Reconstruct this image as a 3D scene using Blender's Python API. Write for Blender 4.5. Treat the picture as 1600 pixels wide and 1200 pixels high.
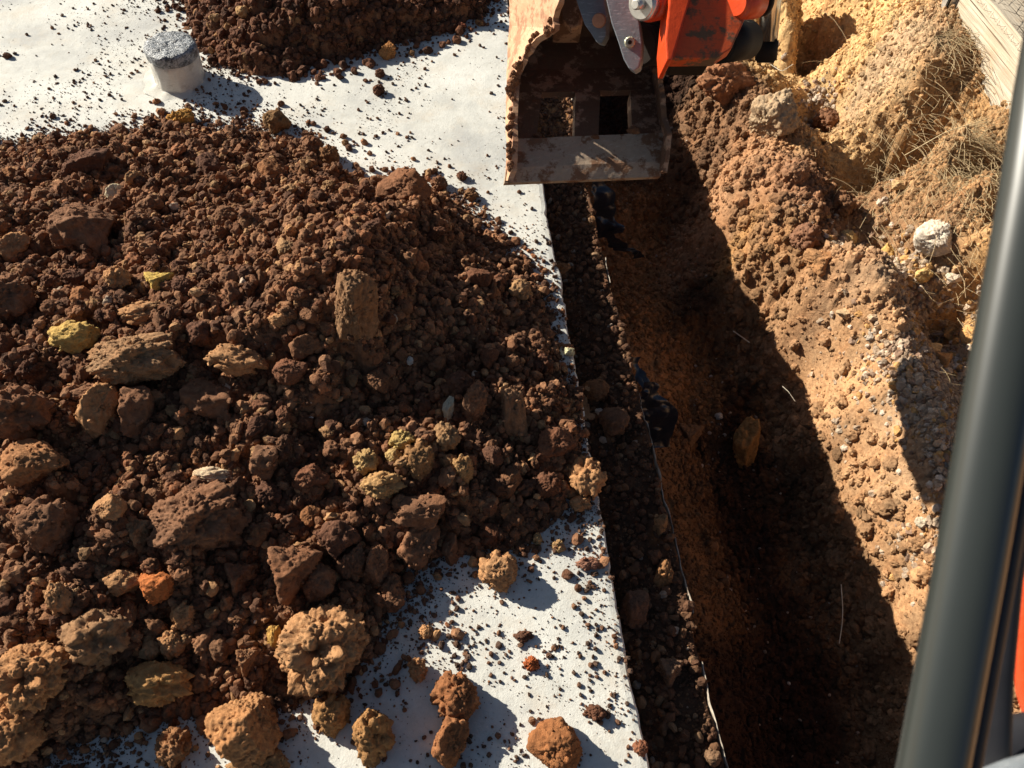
import bpy, bmesh, math
import numpy as np
from mathutils import Vector, Matrix, Euler
rng = np.random.default_rng(7)
S = bpy.context.scene
for o in list(bpy.data.objects): bpy.data.objects.remove(o)

# ------------------------------------------------------------------ camera, sky, sun, exposure
FPX, CAMH, PITCH = 1256.0, 2.0, math.radians(54)
cam = bpy.data.cameras.new('camera'); camo = bpy.data.objects.new('camera', cam)
S.collection.objects.link(camo); S.camera = camo
camo.location = (0, 0, CAMH); camo.rotation_euler = (math.pi/2-PITCH, 0, 0)
cam.sensor_width = 36; cam.lens = FPX/1600*36; cam.clip_start = 0.02; cam.clip_end = 300
cam.dof.use_dof = True; cam.dof.focus_distance = 2.4; cam.dof.aperture_fstop = 7.5
SUN_AZ, SUN_EL = math.radians(-29), math.radians(28)     # direction the light travels, height of the sun
world = bpy.data.worlds.new('World'); S.world = world; world.use_nodes = True
wn = world.node_tree.nodes; wl = world.node_tree.links; wn.clear()
wo = wn.new('ShaderNodeOutputWorld'); wb = wn.new('ShaderNodeBackground'); sky = wn.new('ShaderNodeTexSky')
sky.sky_type = 'NISHITA'; sky.sun_disc = False; sky.sun_elevation = SUN_EL
LD = Vector((math.cos(SUN_AZ)*math.cos(SUN_EL), math.sin(SUN_AZ)*math.cos(SUN_EL), -math.sin(SUN_EL)))
sky.sun_rotation = math.atan2(-LD.x, -LD.y)
wb.inputs['Strength'].default_value = 0.035
wl.new(sky.outputs[0], wb.inputs[0]); wl.new(wb.outputs[0], wo.inputs[0])
sl = bpy.data.lights.new('sun', 'SUN'); sl.energy = 5.0; sl.angle = math.radians(0.5); sl.color = (1.0, 0.93, 0.80)
so = bpy.data.objects.new('sun', sl); S.collection.objects.link(so)
so.rotation_euler = LD.to_track_quat('-Z', 'Y').to_euler(); so.location = (-4, 4, 5)
S.view_settings.view_transform = 'Standard'; S.view_settings.look = 'None'
S.view_settings.exposure = 1.0; S.view_settings.gamma = 1; S.view_settings.use_curve_mapping = False
S.render.engine = 'CYCLES'

# ------------------------------------------------------------------ measuring helpers
cF = np.array([0, math.cos(PITCH), -math.sin(PITCH)]); cU = np.array([0, math.sin(PITCH), math.cos(PITCH)])
def ray(px, py): return cF + np.array([(px-800)/FPX, 0, 0]) + cU*((600-py)/FPX)
def at_z(px, py, z=0.0):
    r = ray(px, py); return np.array([0, 0, CAMH]) + r*((z-CAMH)/r[2])
def at_d(px, py, d): return np.array([0, 0, CAMH]) + ray(px, py)*d
def sm(a, b, x):
    t = np.clip((x-a)/(b-a), 0, 1); return t*t*(3-2*t)

# ------------------------------------------------------------------ numpy noise
def _h(ix, iy, iz, s):
    n = (ix.astype(np.int64)*374761393 + iy.astype(np.int64)*668265263 + iz.astype(np.int64)*2147483647 + s*1274126177) & 0xffffffff
    n = ((n ^ (n >> 13))*1274126177) & 0xffffffff
    n = ((n ^ (n >> 15))*2246822519) & 0xffffffff
    return ((n ^ (n >> 16)) & 0xffffff)/float(0xffffff)
def vn2(x, y, s=0):
    ix = np.floor(x); iy = np.floor(y); fx = x-ix; fy = y-iy; fx = fx*fx*(3-2*fx); fy = fy*fy*(3-2*fy); z = np.zeros_like(ix)
    a = _h(ix, iy, z, s); b = _h(ix+1, iy, z, s); c = _h(ix, iy+1, z, s); d = _h(ix+1, iy+1, z, s)
    return (a*(1-fx)+b*fx)*(1-fy)+(c*(1-fx)+d*fx)*fy
def fbm2(x, y, oct=4, s=0, gain=.5):
    r = 0; a = 1; t = 0
    for o in range(oct):
        r = r + a*vn2(x*2**o+17.3*o, y*2**o-9.1*o, s+o); t += a; a *= gain
    return r/t-.5
def vn3(p, s=0):
    i = np.floor(p); f = p-i; f = f*f*(3-2*f); r = 0
    for dx in (0, 1):
        for dy in (0, 1):
            for dz in (0, 1):
                w = (f[:, 0] if dx else 1-f[:, 0])*(f[:, 1] if dy else 1-f[:, 1])*(f[:, 2] if dz else 1-f[:, 2])
                r = r + w*_h(i[:, 0]+dx, i[:, 1]+dy, i[:, 2]+dz, s)
    return r
def worley3(p, s=0):
    i = np.floor(p); best = np.full(len(p), 9.0)
    for dx in (-1, 0, 1):
        for dy in (-1, 0, 1):
            for dz in (-1, 0, 1):
                c = i+[dx, dy, dz]
                q = np.stack([_h(c[:, 0], c[:, 1], c[:, 2], s+k) for k in (0, 1, 2)], 1)+c
                best = np.minimum(best, ((q-p)**2).sum(1))
    return np.sqrt(best)
def worley2(x, y, s=0):
    ix = np.floor(x); iy = np.floor(y); best = np.full(x.shape, 9.0); z = np.zeros_like(ix)
    for dx in (-1, 0, 1):
        for dy in (-1, 0, 1):
            cx = ix+dx; cy = iy+dy
            best = np.minimum(best, (cx+_h(cx, cy, z, s)-x)**2+(cy+_h(cx, cy, z, s+1)-y)**2)
    return np.sqrt(best)
def tps(P, Z, X, Y, reg=1e-4):
    P = np.array(P, float); n = len(P)
    def k(d2): return np.where(d2 > 1e-12, .5*d2*np.log(d2+1e-12), 0)
    K = k(((P[:, None]-P[None])**2).sum(2))+reg*np.eye(n)
    A = np.zeros((n+3, n+3)); A[:n, :n] = K; A[:n, n] = 1; A[:n, n+1:] = P; A[n:, :n] = A[:n, n:].T
    w = np.linalg.solve(A, np.r_[Z, 0, 0, 0])
    out = w[n]+w[n+1]*X+w[n+2]*Y
    for i in range(n): out = out+w[i]*k((X-P[i, 0])**2+(Y-P[i, 1])**2)
    return out
def sdist(poly, X, Y):                      # signed distance, positive inside
    poly = np.array(poly); d = np.full(X.shape, 1e9); ins = np.zeros(X.shape, bool)
    for i in range(len(poly)):
        ax, ay = poly[i]; bx, by = poly[(i+1) % len(poly)]
        t = np.clip(((X-ax)*(bx-ax)+(Y-ay)*(by-ay))/((bx-ax)**2+(by-ay)**2), 0, 1)
        d = np.minimum(d, (X-ax-t*(bx-ax))**2+(Y-ay-t*(by-ay))**2)
        c = ((ay > Y) != (by > Y)); ins ^= c & (X < (bx-ax)*(Y-ay)/(by-ay+1e-12)+ax)
    d = np.sqrt(d); return np.where(ins, d, -d)
def add_lumps(Z, xs, ys, n, rmin, rmax, k, mask=None, power=2.2):
    """press n half-buried rounded lumps into a height grid Z[y,x]"""
    for i in range(n):
        cx = rng.uniform(xs[0], xs[-1]); cy = rng.uniform(ys[0], ys[-1])
        r = rmin+(rmax-rmin)*rng.random()**power
        i0, i1 = np.searchsorted(xs, [cx-1.5*r, cx+1.5*r]); j0, j1 = np.searchsorted(ys, [cy-1.5*r, cy+1.5*r])
        if i1-i0 < 2 or j1-j0 < 2: continue
        jc = min((j0+j1)//2, len(ys)-1); ic = min((i0+i1)//2, len(xs)-1)
        if mask is not None and rng.random() > mask[jc, ic]: continue
        x = xs[None, i0:i1]-cx; y = ys[j0:j1, None]-cy
        a = rng.uniform(0, 3.14); e = rng.uniform(.7, 1.4)
        u = (x*math.cos(a)+y*math.sin(a))*e; v = (-x*math.sin(a)+y*math.cos(a))/e
        d2 = u*u+v*v
        cap = np.sqrt(np.clip(r*r-d2, 0, None))*k
        cap = np.minimum(cap, r*k*rng.uniform(.75, 1.0)+u*rng.uniform(-.3, .3))
        zc = Z[jc, ic]
        sub = Z[j0:j1, i0:i1]
        Z[j0:j1, i0:i1] = np.where(d2 < r*r, np.maximum(sub, .5*sub+.5*zc+cap-.3*r), sub)

def warp(Z, xs, ys, X, Y, amp, fr, s):
    gx = X+fbm2(X*fr, Y*fr, 3, s)*amp; gy = Y+fbm2(X*fr, Y*fr, 3, s+7)*amp
    fi = np.clip((gx-xs[0])/(xs[1]-xs[0]), 0, len(xs)-1.001); fj = np.clip((gy-ys[0])/(ys[1]-ys[0]), 0, len(ys)-1.001)
    i = fi.astype(int); j = fj.astype(int); a = fi-i; b = fj-j
    return (Z[j, i]*(1-a)+Z[j, i+1]*a)*(1-b)+(Z[j+1, i]*(1-a)+Z[j+1, i+1]*a)*b

# ------------------------------------------------------------------ object helpers
col = S.collection
def tag(o, label=None, cat=None, group=None, kind=None):
    if label: o['label'] = label
    if cat: o['category'] = cat
    if group: o['group'] = group
    if kind: o['kind'] = kind
    return o
def link(name, me, mats=None, parent=None):
    o = bpy.data.objects.new(name, me); col.objects.link(o)
    for m in (mats or []): me.materials.append(m)
    if parent: o.parent = parent
    return o
def empty(name, loc=(0, 0, 0)):
    o = bpy.data.objects.new(name, None); col.objects.link(o); o.location = loc; o.empty_display_size = .05; return o
def mesh_np(name, V, Fq, smooth=True):
    me = bpy.data.meshes.new(name); V = np.asarray(V, np.float32); Fq = np.asarray(Fq, np.int32); k = Fq.shape[1]
    me.vertices.add(len(V)); me.vertices.foreach_set('co', V.ravel())
    me.loops.add(Fq.size); me.loops.foreach_set('vertex_index', Fq.ravel())
    me.polygons.add(len(Fq)); me.polygons.foreach_set('loop_start', np.arange(0, Fq.size, k, dtype=np.int32))
    me.update(calc_edges=True)
    me.polygons.foreach_set('use_smooth', np.full(len(Fq), smooth)); me.update()
    return me
def set_col(me, C, name='tint'):
    a = me.color_attributes.new(name, 'FLOAT_COLOR', 'POINT')
    a.data.foreach_set('color', np.c_[C, np.ones(len(C))].astype(np.float32).ravel())
def grid_faces(ny, nx, keep=None):
    i = np.arange(ny*nx).reshape(ny, nx)
    f = np.stack([i[:-1, :-1], i[:-1, 1:], i[1:, 1:], i[1:, :-1]], -1).reshape(-1, 4)
    return f if keep is None else f[keep.reshape(-1)]
def compact(V, Fq, C=None):
    used = np.zeros(len(V), bool); used[Fq.ravel()] = True; m = np.cumsum(used)-1
    return V[used], m[Fq], (C[used] if C is not None else None)

# ------------------------------------------------------------------ materials
def nt(name):
    m = bpy.data.materials.new(name); m.use_nodes = True; n = m.node_tree.nodes
    return m, n, m.node_tree.links, n['Principled BSDF']
def noise(n, l, vec, scale, detail=5, rough=.6):
    t = n.new('ShaderNodeTexNoise'); t.inputs['Scale'].default_value = scale
    t.inputs['Detail'].default_value = detail; t.inputs['Roughness'].default_value = rough
    l.new(vec, t.inputs['Vector']); return t.outputs['Fac']
def ramp(n, l, fac, *stops):
    r = n.new('ShaderNodeValToRGB'); e = r.color_ramp.elements
    while len(e) < len(stops): e.new(.5)
    for q, (p, c) in zip(e, stops):
        q.position = p; q.color = (*c, 1) if not isinstance(c, (int, float)) else (c, c, c, 1)
    l.new(fac, r.inputs[0]); return r.outputs[0]
def mix(n, l, fac, a, b, mode='MIX'):
    m = n.new('ShaderNodeMix'); m.data_type = 'RGBA'; m.blend_type = mode
    for sock, v in ((m.inputs[0], fac), (m.inputs[6], a), (m.inputs[7], b)):
        if hasattr(v, 'links'): l.new(v, sock)
        else: sock.default_value = v if isinstance(v, (int, float)) and sock == m.inputs[0] else ((*v, 1) if len(v) == 3 else v)
    return m.outputs[2]
def bump(n, l, bs, h, dist, strength=1.0, prev=None):
    b = n.new('ShaderNodeBump'); b.inputs['Distance'].default_value = dist; b.inputs['Strength'].default_value = strength
    l.new(h, b.inputs['Height'])
    if prev is not None: l.new(prev, b.inputs['Normal'])
    if bs is not None: l.new(b.outputs[0], bs.inputs['Normal'])
    return b.outputs[0]
def posn(n): return n.new('ShaderNodeNewGeometry').outputs['Position']
def soil_material(name, source):
    m, n, l, bs = nt(name); p = posn(n)
    if source == 'object': c = n.new('ShaderNodeObjectInfo').outputs['Color']
    else:
        a = n.new('ShaderNodeAttribute'); a.attribute_name = 'tint'; c = a.outputs['Color']
        if source == 'instancer': a.attribute_type = 'INSTANCER'
    big = noise(n, l, p, 11, 4, .6); mid = noise(n, l, p, 60, 5, .65); fine = noise(n, l, p, 420, 3, .7)
    c1 = mix(n, l, ramp(n, l, big, (.3, .0), (.72, .6)), c, (1.3, 1.07, .88), 'MULTIPLY')
    c2 = mix(n, l, ramp(n, l, mid, (.32, .85), (.62, 0.0)), c1, (.55, .5, .48), 'MULTIPLY')
    c3 = mix(n, l, ramp(n, l, fine, (.5, .0), (.78, .55)), c2, mix(n, l, 1.0, c2, (1.9, 1.75, 1.5), 'MULTIPLY'))
    l.new(c3, bs.inputs['Base Color']); bs.inputs['Roughness'].default_value = .95
    bs.inputs['Specular IOR Level'].default_value = .18
    b1 = bump(n, l, None, mid, .012, .6); bump(n, l, bs, fine, .003, .7, b1)
    return m
M_soil_vert = soil_material('soil ground', 'vertex')
M_soil_obj = soil_material('soil clods', 'object')
M_soil_inst = soil_material('soil crumbs', 'instancer')

def slab_material():
    m, n, l, bs = nt('concrete slab'); p = posn(n)
    a = noise(n, l, p, 2.2, 6, .62); b = noise(n, l, p, 14, 6, .7); g = noise(n, l, p, 300, 2, .6)
    c = ramp(n, l, a, (.36, (.42, .42, .40)), (.5, (.56, .555, .51)), (.68, (.66, .65, .60)))
    c = mix(n, l, ramp(n, l, b, (.38, .5), (.58, 0.)), c, (.80, .80, .79), 'MULTIPLY')
    st = noise(n, l, p, 5.5, 7, .75)
    c = mix(n, l, ramp(n, l, st, (.50, 0.), (.70, .5)), c, (.47, .39, .29))
    dust = noise(n, l, p, 95, 4, .8)
    c = mix(n, l, ramp(n, l, dust, (.57, 0.), (.68, .6)), c, (.33, .27, .21))
    l.new(c, bs.inputs['Base Color']); bs.inputs['Roughness'].default_value = .8
    b1 = bump(n, l, None, b, .006, .5); b2 = bump(n, l, None, dust, .002, .5, b1); bump(n, l, bs, g, .001, .6, b2)
    return m
M_slab = slab_material()
def simple(name, c, rough=.6, metal=0., spec=.5, ns=30, amt=.3, c2=None, bmp=.001, coat=0.):
    m, n, l, bs = nt(name); p = posn(n); f = noise(n, l, p, ns, 6, .7)
    l.new(ramp(n, l, f, (.35, c2 or tuple(x*(1-amt) for x in c)), (.6, c)), bs.inputs['Base Color'])
    bs.inputs['Roughness'].default_value = rough; bs.inputs['Metallic'].default_value = metal
    bs.inputs['Specular IOR Level'].default_value = spec; bs.inputs['Coat Weight'].default_value = coat
    if bmp: bump(n, l, bs, noise(n, l, p, ns*4, 3, .6), bmp, .6)
    return m
def worn(name, paint, dirt, thr, rough=.45, metal=0., dirt2=None, scratch=None):
    m, n, l, bs = nt(name); p = posn(n)
    f = noise(n, l, p, 13, 8, .7); s = noise(n, l, p, 70, 6, .75)
    c = mix(n, l, ramp(n, l, s, (.35, .35), (.6, 0.)), paint, tuple(x*.6 for x in paint))
    if scratch:
        mp = n.new('ShaderNodeMapping'); mp.inputs['Scale'].default_value = (6, 6, 90); mp.inputs['Rotation'].default_value = (.4, .5, 0)
        l.new(p, mp.inputs[0]); q = noise(n, l, mp.outputs[0], 5, 6, .75)
        c = mix(n, l, ramp(n, l, q, (.55, 0.), (.66, .8)), c, scratch)
    mk = ramp(n, l, f, (thr, 0.), (thr+.06, 1.))
    c = mix(n, l, mk, c, mix(n, l, s, dirt, dirt2 or tuple(x*.5 for x in dirt)))
    l.new(c, bs.inputs['Base Color'])
    l.new(ramp(n, l, f, (thr, rough), (thr+.06, .9)), bs.inputs['Roughness'])
    bs.inputs['Metallic'].default_value = metal
    b1 = bump(n, l, None, f, .004, .5); bump(n, l, bs, s, .0015, .5, b1)
    return m
M_orange = worn('orange paint', (.52, .072, .012), (.15, .085, .045), .50, .55, 0, None, (.22, .06, .025))
M_orange2 = worn('clean orange paint', (.62, .060, .010), (.25, .05, .02), .7, .35)
M_bucket = worn('soiled bucket steel', (.42, .25, .15), (.20, .10, .05), .42, .7, 0, (.10, .05, .03), (.34, .26, .19))
M_side = worn('rusty tan bucket side', (.50, .29, .165), (.22, .11, .06), .49, .75, 0, (.40, .20, .11), (.62, .46, .32))
M_edge = worn('scraped cutting edge', (.34, .25, .175), (.20, .10, .05), .515, .8, 0, (.15, .07, .035), (.42, .35, .28))
M_link = worn('scratched grey steel', (.17, .19, .21), (.10, .07, .05), .66, .5, .1, None, (.42, .43, .44))
M_black = simple('black rubber', (.008, .008, .009), .6, spec=.2, bmp=.0005)
M_darksteel = simple('dark greasy steel', (.022, .016, .013), .7, 0, .12, bmp=.001)
M_bright = simple('bright steel', (.62, .6, .55), .35, .6, bmp=.0004)
M_rod = simple('hydraulic rod chrome', (.55, .52, .46), .18, .9, bmp=0, amt=.1)
M_pillar = simple('cab pillar paint', (.022, .026, .024), .34, 0, .7, ns=8, amt=.08, bmp=0)
M_seal = simple('cab pillar seal', (.012, .012, .016), .6, bmp=0)
M_bolt = simple('bolt zinc', (.45, .44, .32), .5, .4, bmp=.0005)

# ------------------------------------------------------------------ clod meshes
def ico(sub):
    bm = bmesh.new(); bmesh.ops.create_icosphere(bm, subdivisions=sub, radius=1)
    V = np.array([v.co[:] for v in bm.verts]); Fq = np.array([[v.index for v in f.verts] for f in bm.faces]); bm.free(); return V, Fq
ICO = {s: ico(s) for s in (4, 5, 6)}
def clod_mesh(name, kind, seed, sub=5, mat=M_soil_obj):
    V, Fq = ICO[sub]; r0 = np.random.default_rng(seed)
    if kind == 'angular' or kind == 'smooth':
        r = np.full(len(V), 1.25)
        for k in range(11 if kind == 'angular' else 16):
            nrm = r0.normal(size=3); nrm /= np.linalg.norm(nrm); d = r0.uniform(.66, 1.0)
            dn = V@nrm; r = np.where(dn > .05, np.minimum(r, d/np.maximum(dn, .05)), r)
        fb = sum((vn3(V*f0+seed, seed+i)-.5)*a for i, (f0, a) in enumerate([(1.6, .22), (3.5, .16), (8, .09)]))
        r = r*.9+fb
        gr = .05 if kind == 'angular' else .012
    elif kind == 'clump':
        r = .70+sum((vn3(V*f0+seed, seed+i)-.5)*a for i, (f0, a) in enumerate([(1.4, .6), (3, .4), (6, .2)]))
        r += .12
        for k in range(60):
            c = r0.normal(size=3); q = .08+.22*r0.random()**2; c *= (.98-q*r0.uniform(1.0, 1.5))/np.linalg.norm(c)
            b = V@c; disc = b*b-(c@c-q*q); rr = np.where(disc > 0, b+np.sqrt(np.maximum(disc, 0)), 0); r = np.maximum(r, rr)
        r = r+(vn3(V*3+seed, seed)-.5)*.18
        for k in range(7):
            nrm = r0.normal(size=3); nrm /= np.linalg.norm(nrm); d = r0.uniform(.72, .98); dn = V@nrm; r = np.where(dn > .05, np.minimum(r, d/np.maximum(dn, .05)), r)
        gr = .075
    else:
        r = .9+(vn3(V*1.5+seed, seed)-.5)*.5+(vn3(V*4+seed, seed+1)-.5)*.22; gr = .05
    for f0, a in ((5, gr*1.3), (10, gr), (21, gr*.55)):
        mk = np.clip(vn3(V*2.2+seed*1.7, seed+31)*2.2-.5, .25, 1)
        r = r+(.55-worley3(V*f0+seed*.37, seed))*a*mk*1.7
    hf = .085 if kind == 'clump' else (.022 if kind == 'smooth' else .08)
    r = r+(vn3(V*17, seed+3)-.5)*hf+(vn3(V*34, seed+4)-.5)*hf*.7
    me = mesh_np(name, V*r[:, None], Fq); me.materials.append(mat); return me
CL = {}
for kind, num in (('angular', 6), ('smooth', 4), ('clump', 6), ('round', 4)):
    CL[kind] = [clod_mesh(kind+'_clod', kind, 11*i+len(kind)*3+1, 5) for i in range(num)]
BIG = {kind: [clod_mesh('large_'+kind+'_clod', kind, 101+7*i+len(kind), 6) for i in range(2)] for kind in ('angular', 'smooth', 'clump')}

# ------------------------------------------------------------------ scatter (stuff only)
def scatter(name, P, scl, rot, tint, mat, variants=7, subdiv=2, amp=.75, label='', smooth=False, nscale=.9):
    N = len(P); me = bpy.data.meshes.new(name); me.vertices.add(N); me.vertices.foreach_set('co', np.asarray(P, np.float32).ravel())
    a = me.attributes.new('scl', 'FLOAT_VECTOR', 'POINT'); a.data.foreach_set('vector', np.asarray(scl, np.float32).ravel())
    a = me.attributes.new('rot', 'FLOAT_VECTOR', 'POINT'); a.data.foreach_set('vector', np.asarray(rot, np.float32).ravel())
    a = me.attributes.new('idx', 'INT', 'POINT'); a.data.foreach_set('value', rng.integers(0, variants, N).astype(np.int32))
    a = me.attributes.new('tint', 'FLOAT_COLOR', 'POINT'); a.data.foreach_set('color', np.c_[tint, np.ones(N)].astype(np.float32).ravel())
    o = bpy.data.objects.new(name, me); col.objects.link(o); me.materials.append(mat)
    g = bpy.data.node_groups.new(name, 'GeometryNodeTree')
    g.interface.new_socket('Geometry', in_out='INPUT', socket_type='NodeSocketGeometry')
    g.interface.new_socket('Geometry', in_out='OUTPUT', socket_type='NodeSocketGeometry')
    n = g.nodes; l = g.links; gi = n.new('NodeGroupInput'); go = n.new('NodeGroupOutput')
    iop = n.new('GeometryNodeInstanceOnPoints'); jn = n.new('GeometryNodeJoinGeometry')
    pos = n.new('GeometryNodeInputPosition')
    for k in range(variants):
        ic = n.new('GeometryNodeMeshIcoSphere'); ic.inputs['Subdivisions'].default_value = subdiv
        ad = n.new('ShaderNodeVectorMath'); ad.operation = 'ADD'; ad.inputs[1].default_value = (k*7.3+1, k*3.1, k*5.7); l.new(pos.outputs[0], ad.inputs[0])
        tx = n.new('ShaderNodeTexNoise'); tx.inputs['Scale'].default_value = nscale*1.25; tx.inputs['Detail'].default_value = 6; tx.inputs['Roughness'].default_value = .74; l.new(ad.outputs[0], tx.inputs['Vector'])
        ma = n.new('ShaderNodeMath'); ma.operation = 'MULTIPLY_ADD'; ma.inputs[1].default_value = amp*3.0; ma.inputs[2].default_value = -amp*1.5; l.new(tx.outputs['Fac'], ma.inputs[0])
        vs = n.new('ShaderNodeVectorMath'); vs.operation = 'SCALE'; l.new(pos.outputs[0], vs.inputs[0]); l.new(ma.outputs[0], vs.inputs['Scale'])
        sp = n.new('GeometryNodeSetPosition'); l.new(ic.outputs['Mesh'], sp.inputs['Geometry']); l.new(vs.outputs[0], sp.inputs['Offset'])
        sh = n.new('GeometryNodeSetShadeSmooth'); sh.inputs['Shade Smooth'].default_value = smooth; l.new(sp.outputs[0], sh.inputs['Geometry'])
        sa = n.new('GeometryNodeSetMaterial'); sa.inputs['Material'].default_value = mat; l.new(sh.outputs[0], sa.inputs['Geometry'])
        gt = n.new('GeometryNodeGeometryToInstance'); l.new(sa.outputs[0], gt.inputs[0]); l.new(gt.outputs[0], jn.inputs[0])
    def att(nm, ty):
        q = n.new('GeometryNodeInputNamedAttribute'); q.data_type = ty; q.inputs['Name'].default_value = nm; return q.outputs['Attribute']
    l.new(gi.outputs[0], iop.inputs['Points']); l.new(jn.outputs[0], iop.inputs['Instance'])
    iop.inputs['Pick Instance'].default_value = True
    l.new(att('idx', 'INT'), iop.inputs['Instance Index']); l.new(att('rot', 'FLOAT_VECTOR'), iop.inputs['Rotation']); l.new(att('scl', 'FLOAT_VECTOR'), iop.inputs['Scale'])
    l.new(iop.outputs[0], go.inputs[0])
    md = o.modifiers.new('scatter', 'NODES'); md.node_group = g
    return tag(o, label, 'soil crumbs' if 'crumb' in name or 'soil' in name else 'gravel', None, 'stuff')
def rnd_scale(N, rmin, rmax, power, flat=.8):
    r = rmin*(rmax/rmin)**(rng.random(N)**power)
    return r[:, None]*rng.uniform(.65, 1.25, (N, 3))*[1, 1, flat], r
def tints(N, pal, var=.25):
    pal = np.array(pal); w = pal[:, 3]/pal[:, 3].sum(); i = rng.choice(len(pal), N, p=w)
    return pal[i, :3]*rng.uniform(1-var, 1+var, (N, 1))
BROWN = [(.185, .094, .052, 6), (.26, .14, .077, 4), (.115, .06, .037, 3.5), (.34, .205, .105, 1.3), (.27, .125, .064, .8), (.5, .42, .33, .05)]

# ================================================================== SLAB
e0 = at_z(795, 0)[:2]; e1 = at_z(1015, 1200)[:2]
VD = (e0-e1)/np.linalg.norm(e0-e1); UD = np.array([VD[1], -VD[0]]); O0 = e1
def uv2xy(u, v): return O0[0]+UD[0]*u+VD[0]*v, O0[1]+UD[1]*u+VD[1]*v
def xy2uv(x, y): return (x-O0[0])*UD[0]+(y-O0[1])*UD[1], (x-O0[0])*VD[0]+(y-O0[1])*VD[1]
nv = 700; vs = np.linspace(-2.2, 7.5, nv)
chip = (fbm2(vs*9, vs*0, 4, 3)*.020+np.minimum(0, fbm2(vs*34, vs*0+5, 4, 8)+.10)*.05)
sec = [(-7, 0), (-.02, 0), (-.006, -.0015), (-.001, -.007), (0, -.05), (-.004, -.11), (-.01, -.16), (-7, -.16)]
V = []
for k, (u, z) in enumerate(sec):
    uu = np.full(nv, float(u)) + (chip if u > -1 else 0)
    zz = np.full(nv, float(z)) - (np.abs(fbm2(vs*40, vs*0+k, 3, 5))*.006 if 1 < k < 5 else 0)
    x, y = uv2xy(uu, vs); V.append(np.c_[x, y, zz])
V = np.concatenate(V); Fq = grid_faces(len(sec), nv)
me = mesh_np('concrete_slab', V, Fq[:, ::-1], False)
tag(link('concrete_slab', me, [M_slab]), 'pale grey concrete slab with a straight edge along the trench', 'slab', kind='structure')

# ================================================================== EARTH: trench, ledge, banks
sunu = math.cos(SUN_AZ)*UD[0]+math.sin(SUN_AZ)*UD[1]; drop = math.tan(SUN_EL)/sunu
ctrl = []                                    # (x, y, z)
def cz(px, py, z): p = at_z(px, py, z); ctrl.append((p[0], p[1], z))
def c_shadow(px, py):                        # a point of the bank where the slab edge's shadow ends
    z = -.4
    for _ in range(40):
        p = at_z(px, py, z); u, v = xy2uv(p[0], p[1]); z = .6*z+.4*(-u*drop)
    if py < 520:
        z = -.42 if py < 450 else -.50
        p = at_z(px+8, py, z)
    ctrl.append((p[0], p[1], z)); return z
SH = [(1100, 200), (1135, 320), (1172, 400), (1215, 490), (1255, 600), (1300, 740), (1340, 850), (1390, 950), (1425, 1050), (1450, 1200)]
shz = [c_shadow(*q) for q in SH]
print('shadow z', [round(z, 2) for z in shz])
for q in [(1000, 330), (1010, 480), (1060, 600), (1075, 700), (1110, 800), (1150, 950), (1190, 1100), (1230, 1250), (990, 200)]: cz(*q, -.78)
for (px, py), z in zip(SH[1:], shz[1:]): cz(px-70, py+20, min(-.72, z-.22))
for q in [(1180, 110, -.22), (1245, 200, -.20), (1275, 300, -.20), (1300, 400, -.22), (1335, 490, -.25), (1392, 590, -.26), (1432, 690, -.26), (1475, 780, -.27), (1500, 880, -.28), (1530, 1000, -.3), (1570, 1200, -.32)]: cz(*q)
for q in [(1130, 120, -.25), (1180, 210, -.25), (1225, 330, -.25), (1265, 440, -.28), (1170, 150, -.21)]: cz(*q)
for q in [(1300, 190, -.40), (1340, 290, -.40), (1375, 400, -.35), (1420, 480, -.34), (1470, 600, -.35), (1500, 700, -.40), (1550, 850, -.42), (1620, 1000, -.45), (1260, 110, -.45), (1240, 60, -.45), (1300, 110, -.38)]: cz(*q)
for q in [(1420, 310, -.34), (1500, 480, -.33), (1540, 600, -.33), (1600, 750, -.36), (1650, 900, -.3)]: cz(*q)
for q in [(1330, 60, -.12), (1360, 150, -.18), (1400, 220, -.2), (1450, 280, -.22), (1500, 330, -.2), (1545, 420, -.2), (1600, 520, -.12), (1330, -60, .0), (1260, -30, -.1), (1190, -20, -.3)]: cz(*q)
for q in [(1400, 60, .05), (1440, 130, .06), (1500, 200, .08), (1560, 260, .10), (1600, 330, .12), (1400, -80, .15), (1470, 0, .14), (1520, 80, .14), (1570, 150, .14), (1620, 200, .12), (1700, 400, .12), (1800, 700, .12)]: cz(*q)
for q in [(1700, 0, .14), (1900, 200, .14), (2100, 600, .14), (1700, -300, .14), (1300, -400, .0), (900, -300, -.7), (950, -100, -.78), (1000, 60, -.78), (1060, -50, -.7)]: cz(*q)
us = np.concatenate([np.arange(0.0, 2.0, .0055), np.arange(2.0, 3.0, .011), np.arange(3.0, 6.0, .06)])
vg = np.concatenate([np.arange(-1.6, -.35, .03), np.arange(-.35, 1.2, .0050), np.arange(1.2, 3.9, .0068), np.arange(3.9, 7.4, .05)])
UU, VV = np.meshgrid(us, vg); X, Y = uv2xy(UU, VV)
ctrl = np.array(ctrl)
base = tps(ctrl[:, :2], ctrl[:, 2], X, Y, 2e-4)
base = np.clip(base, -.86, .32)
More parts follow.
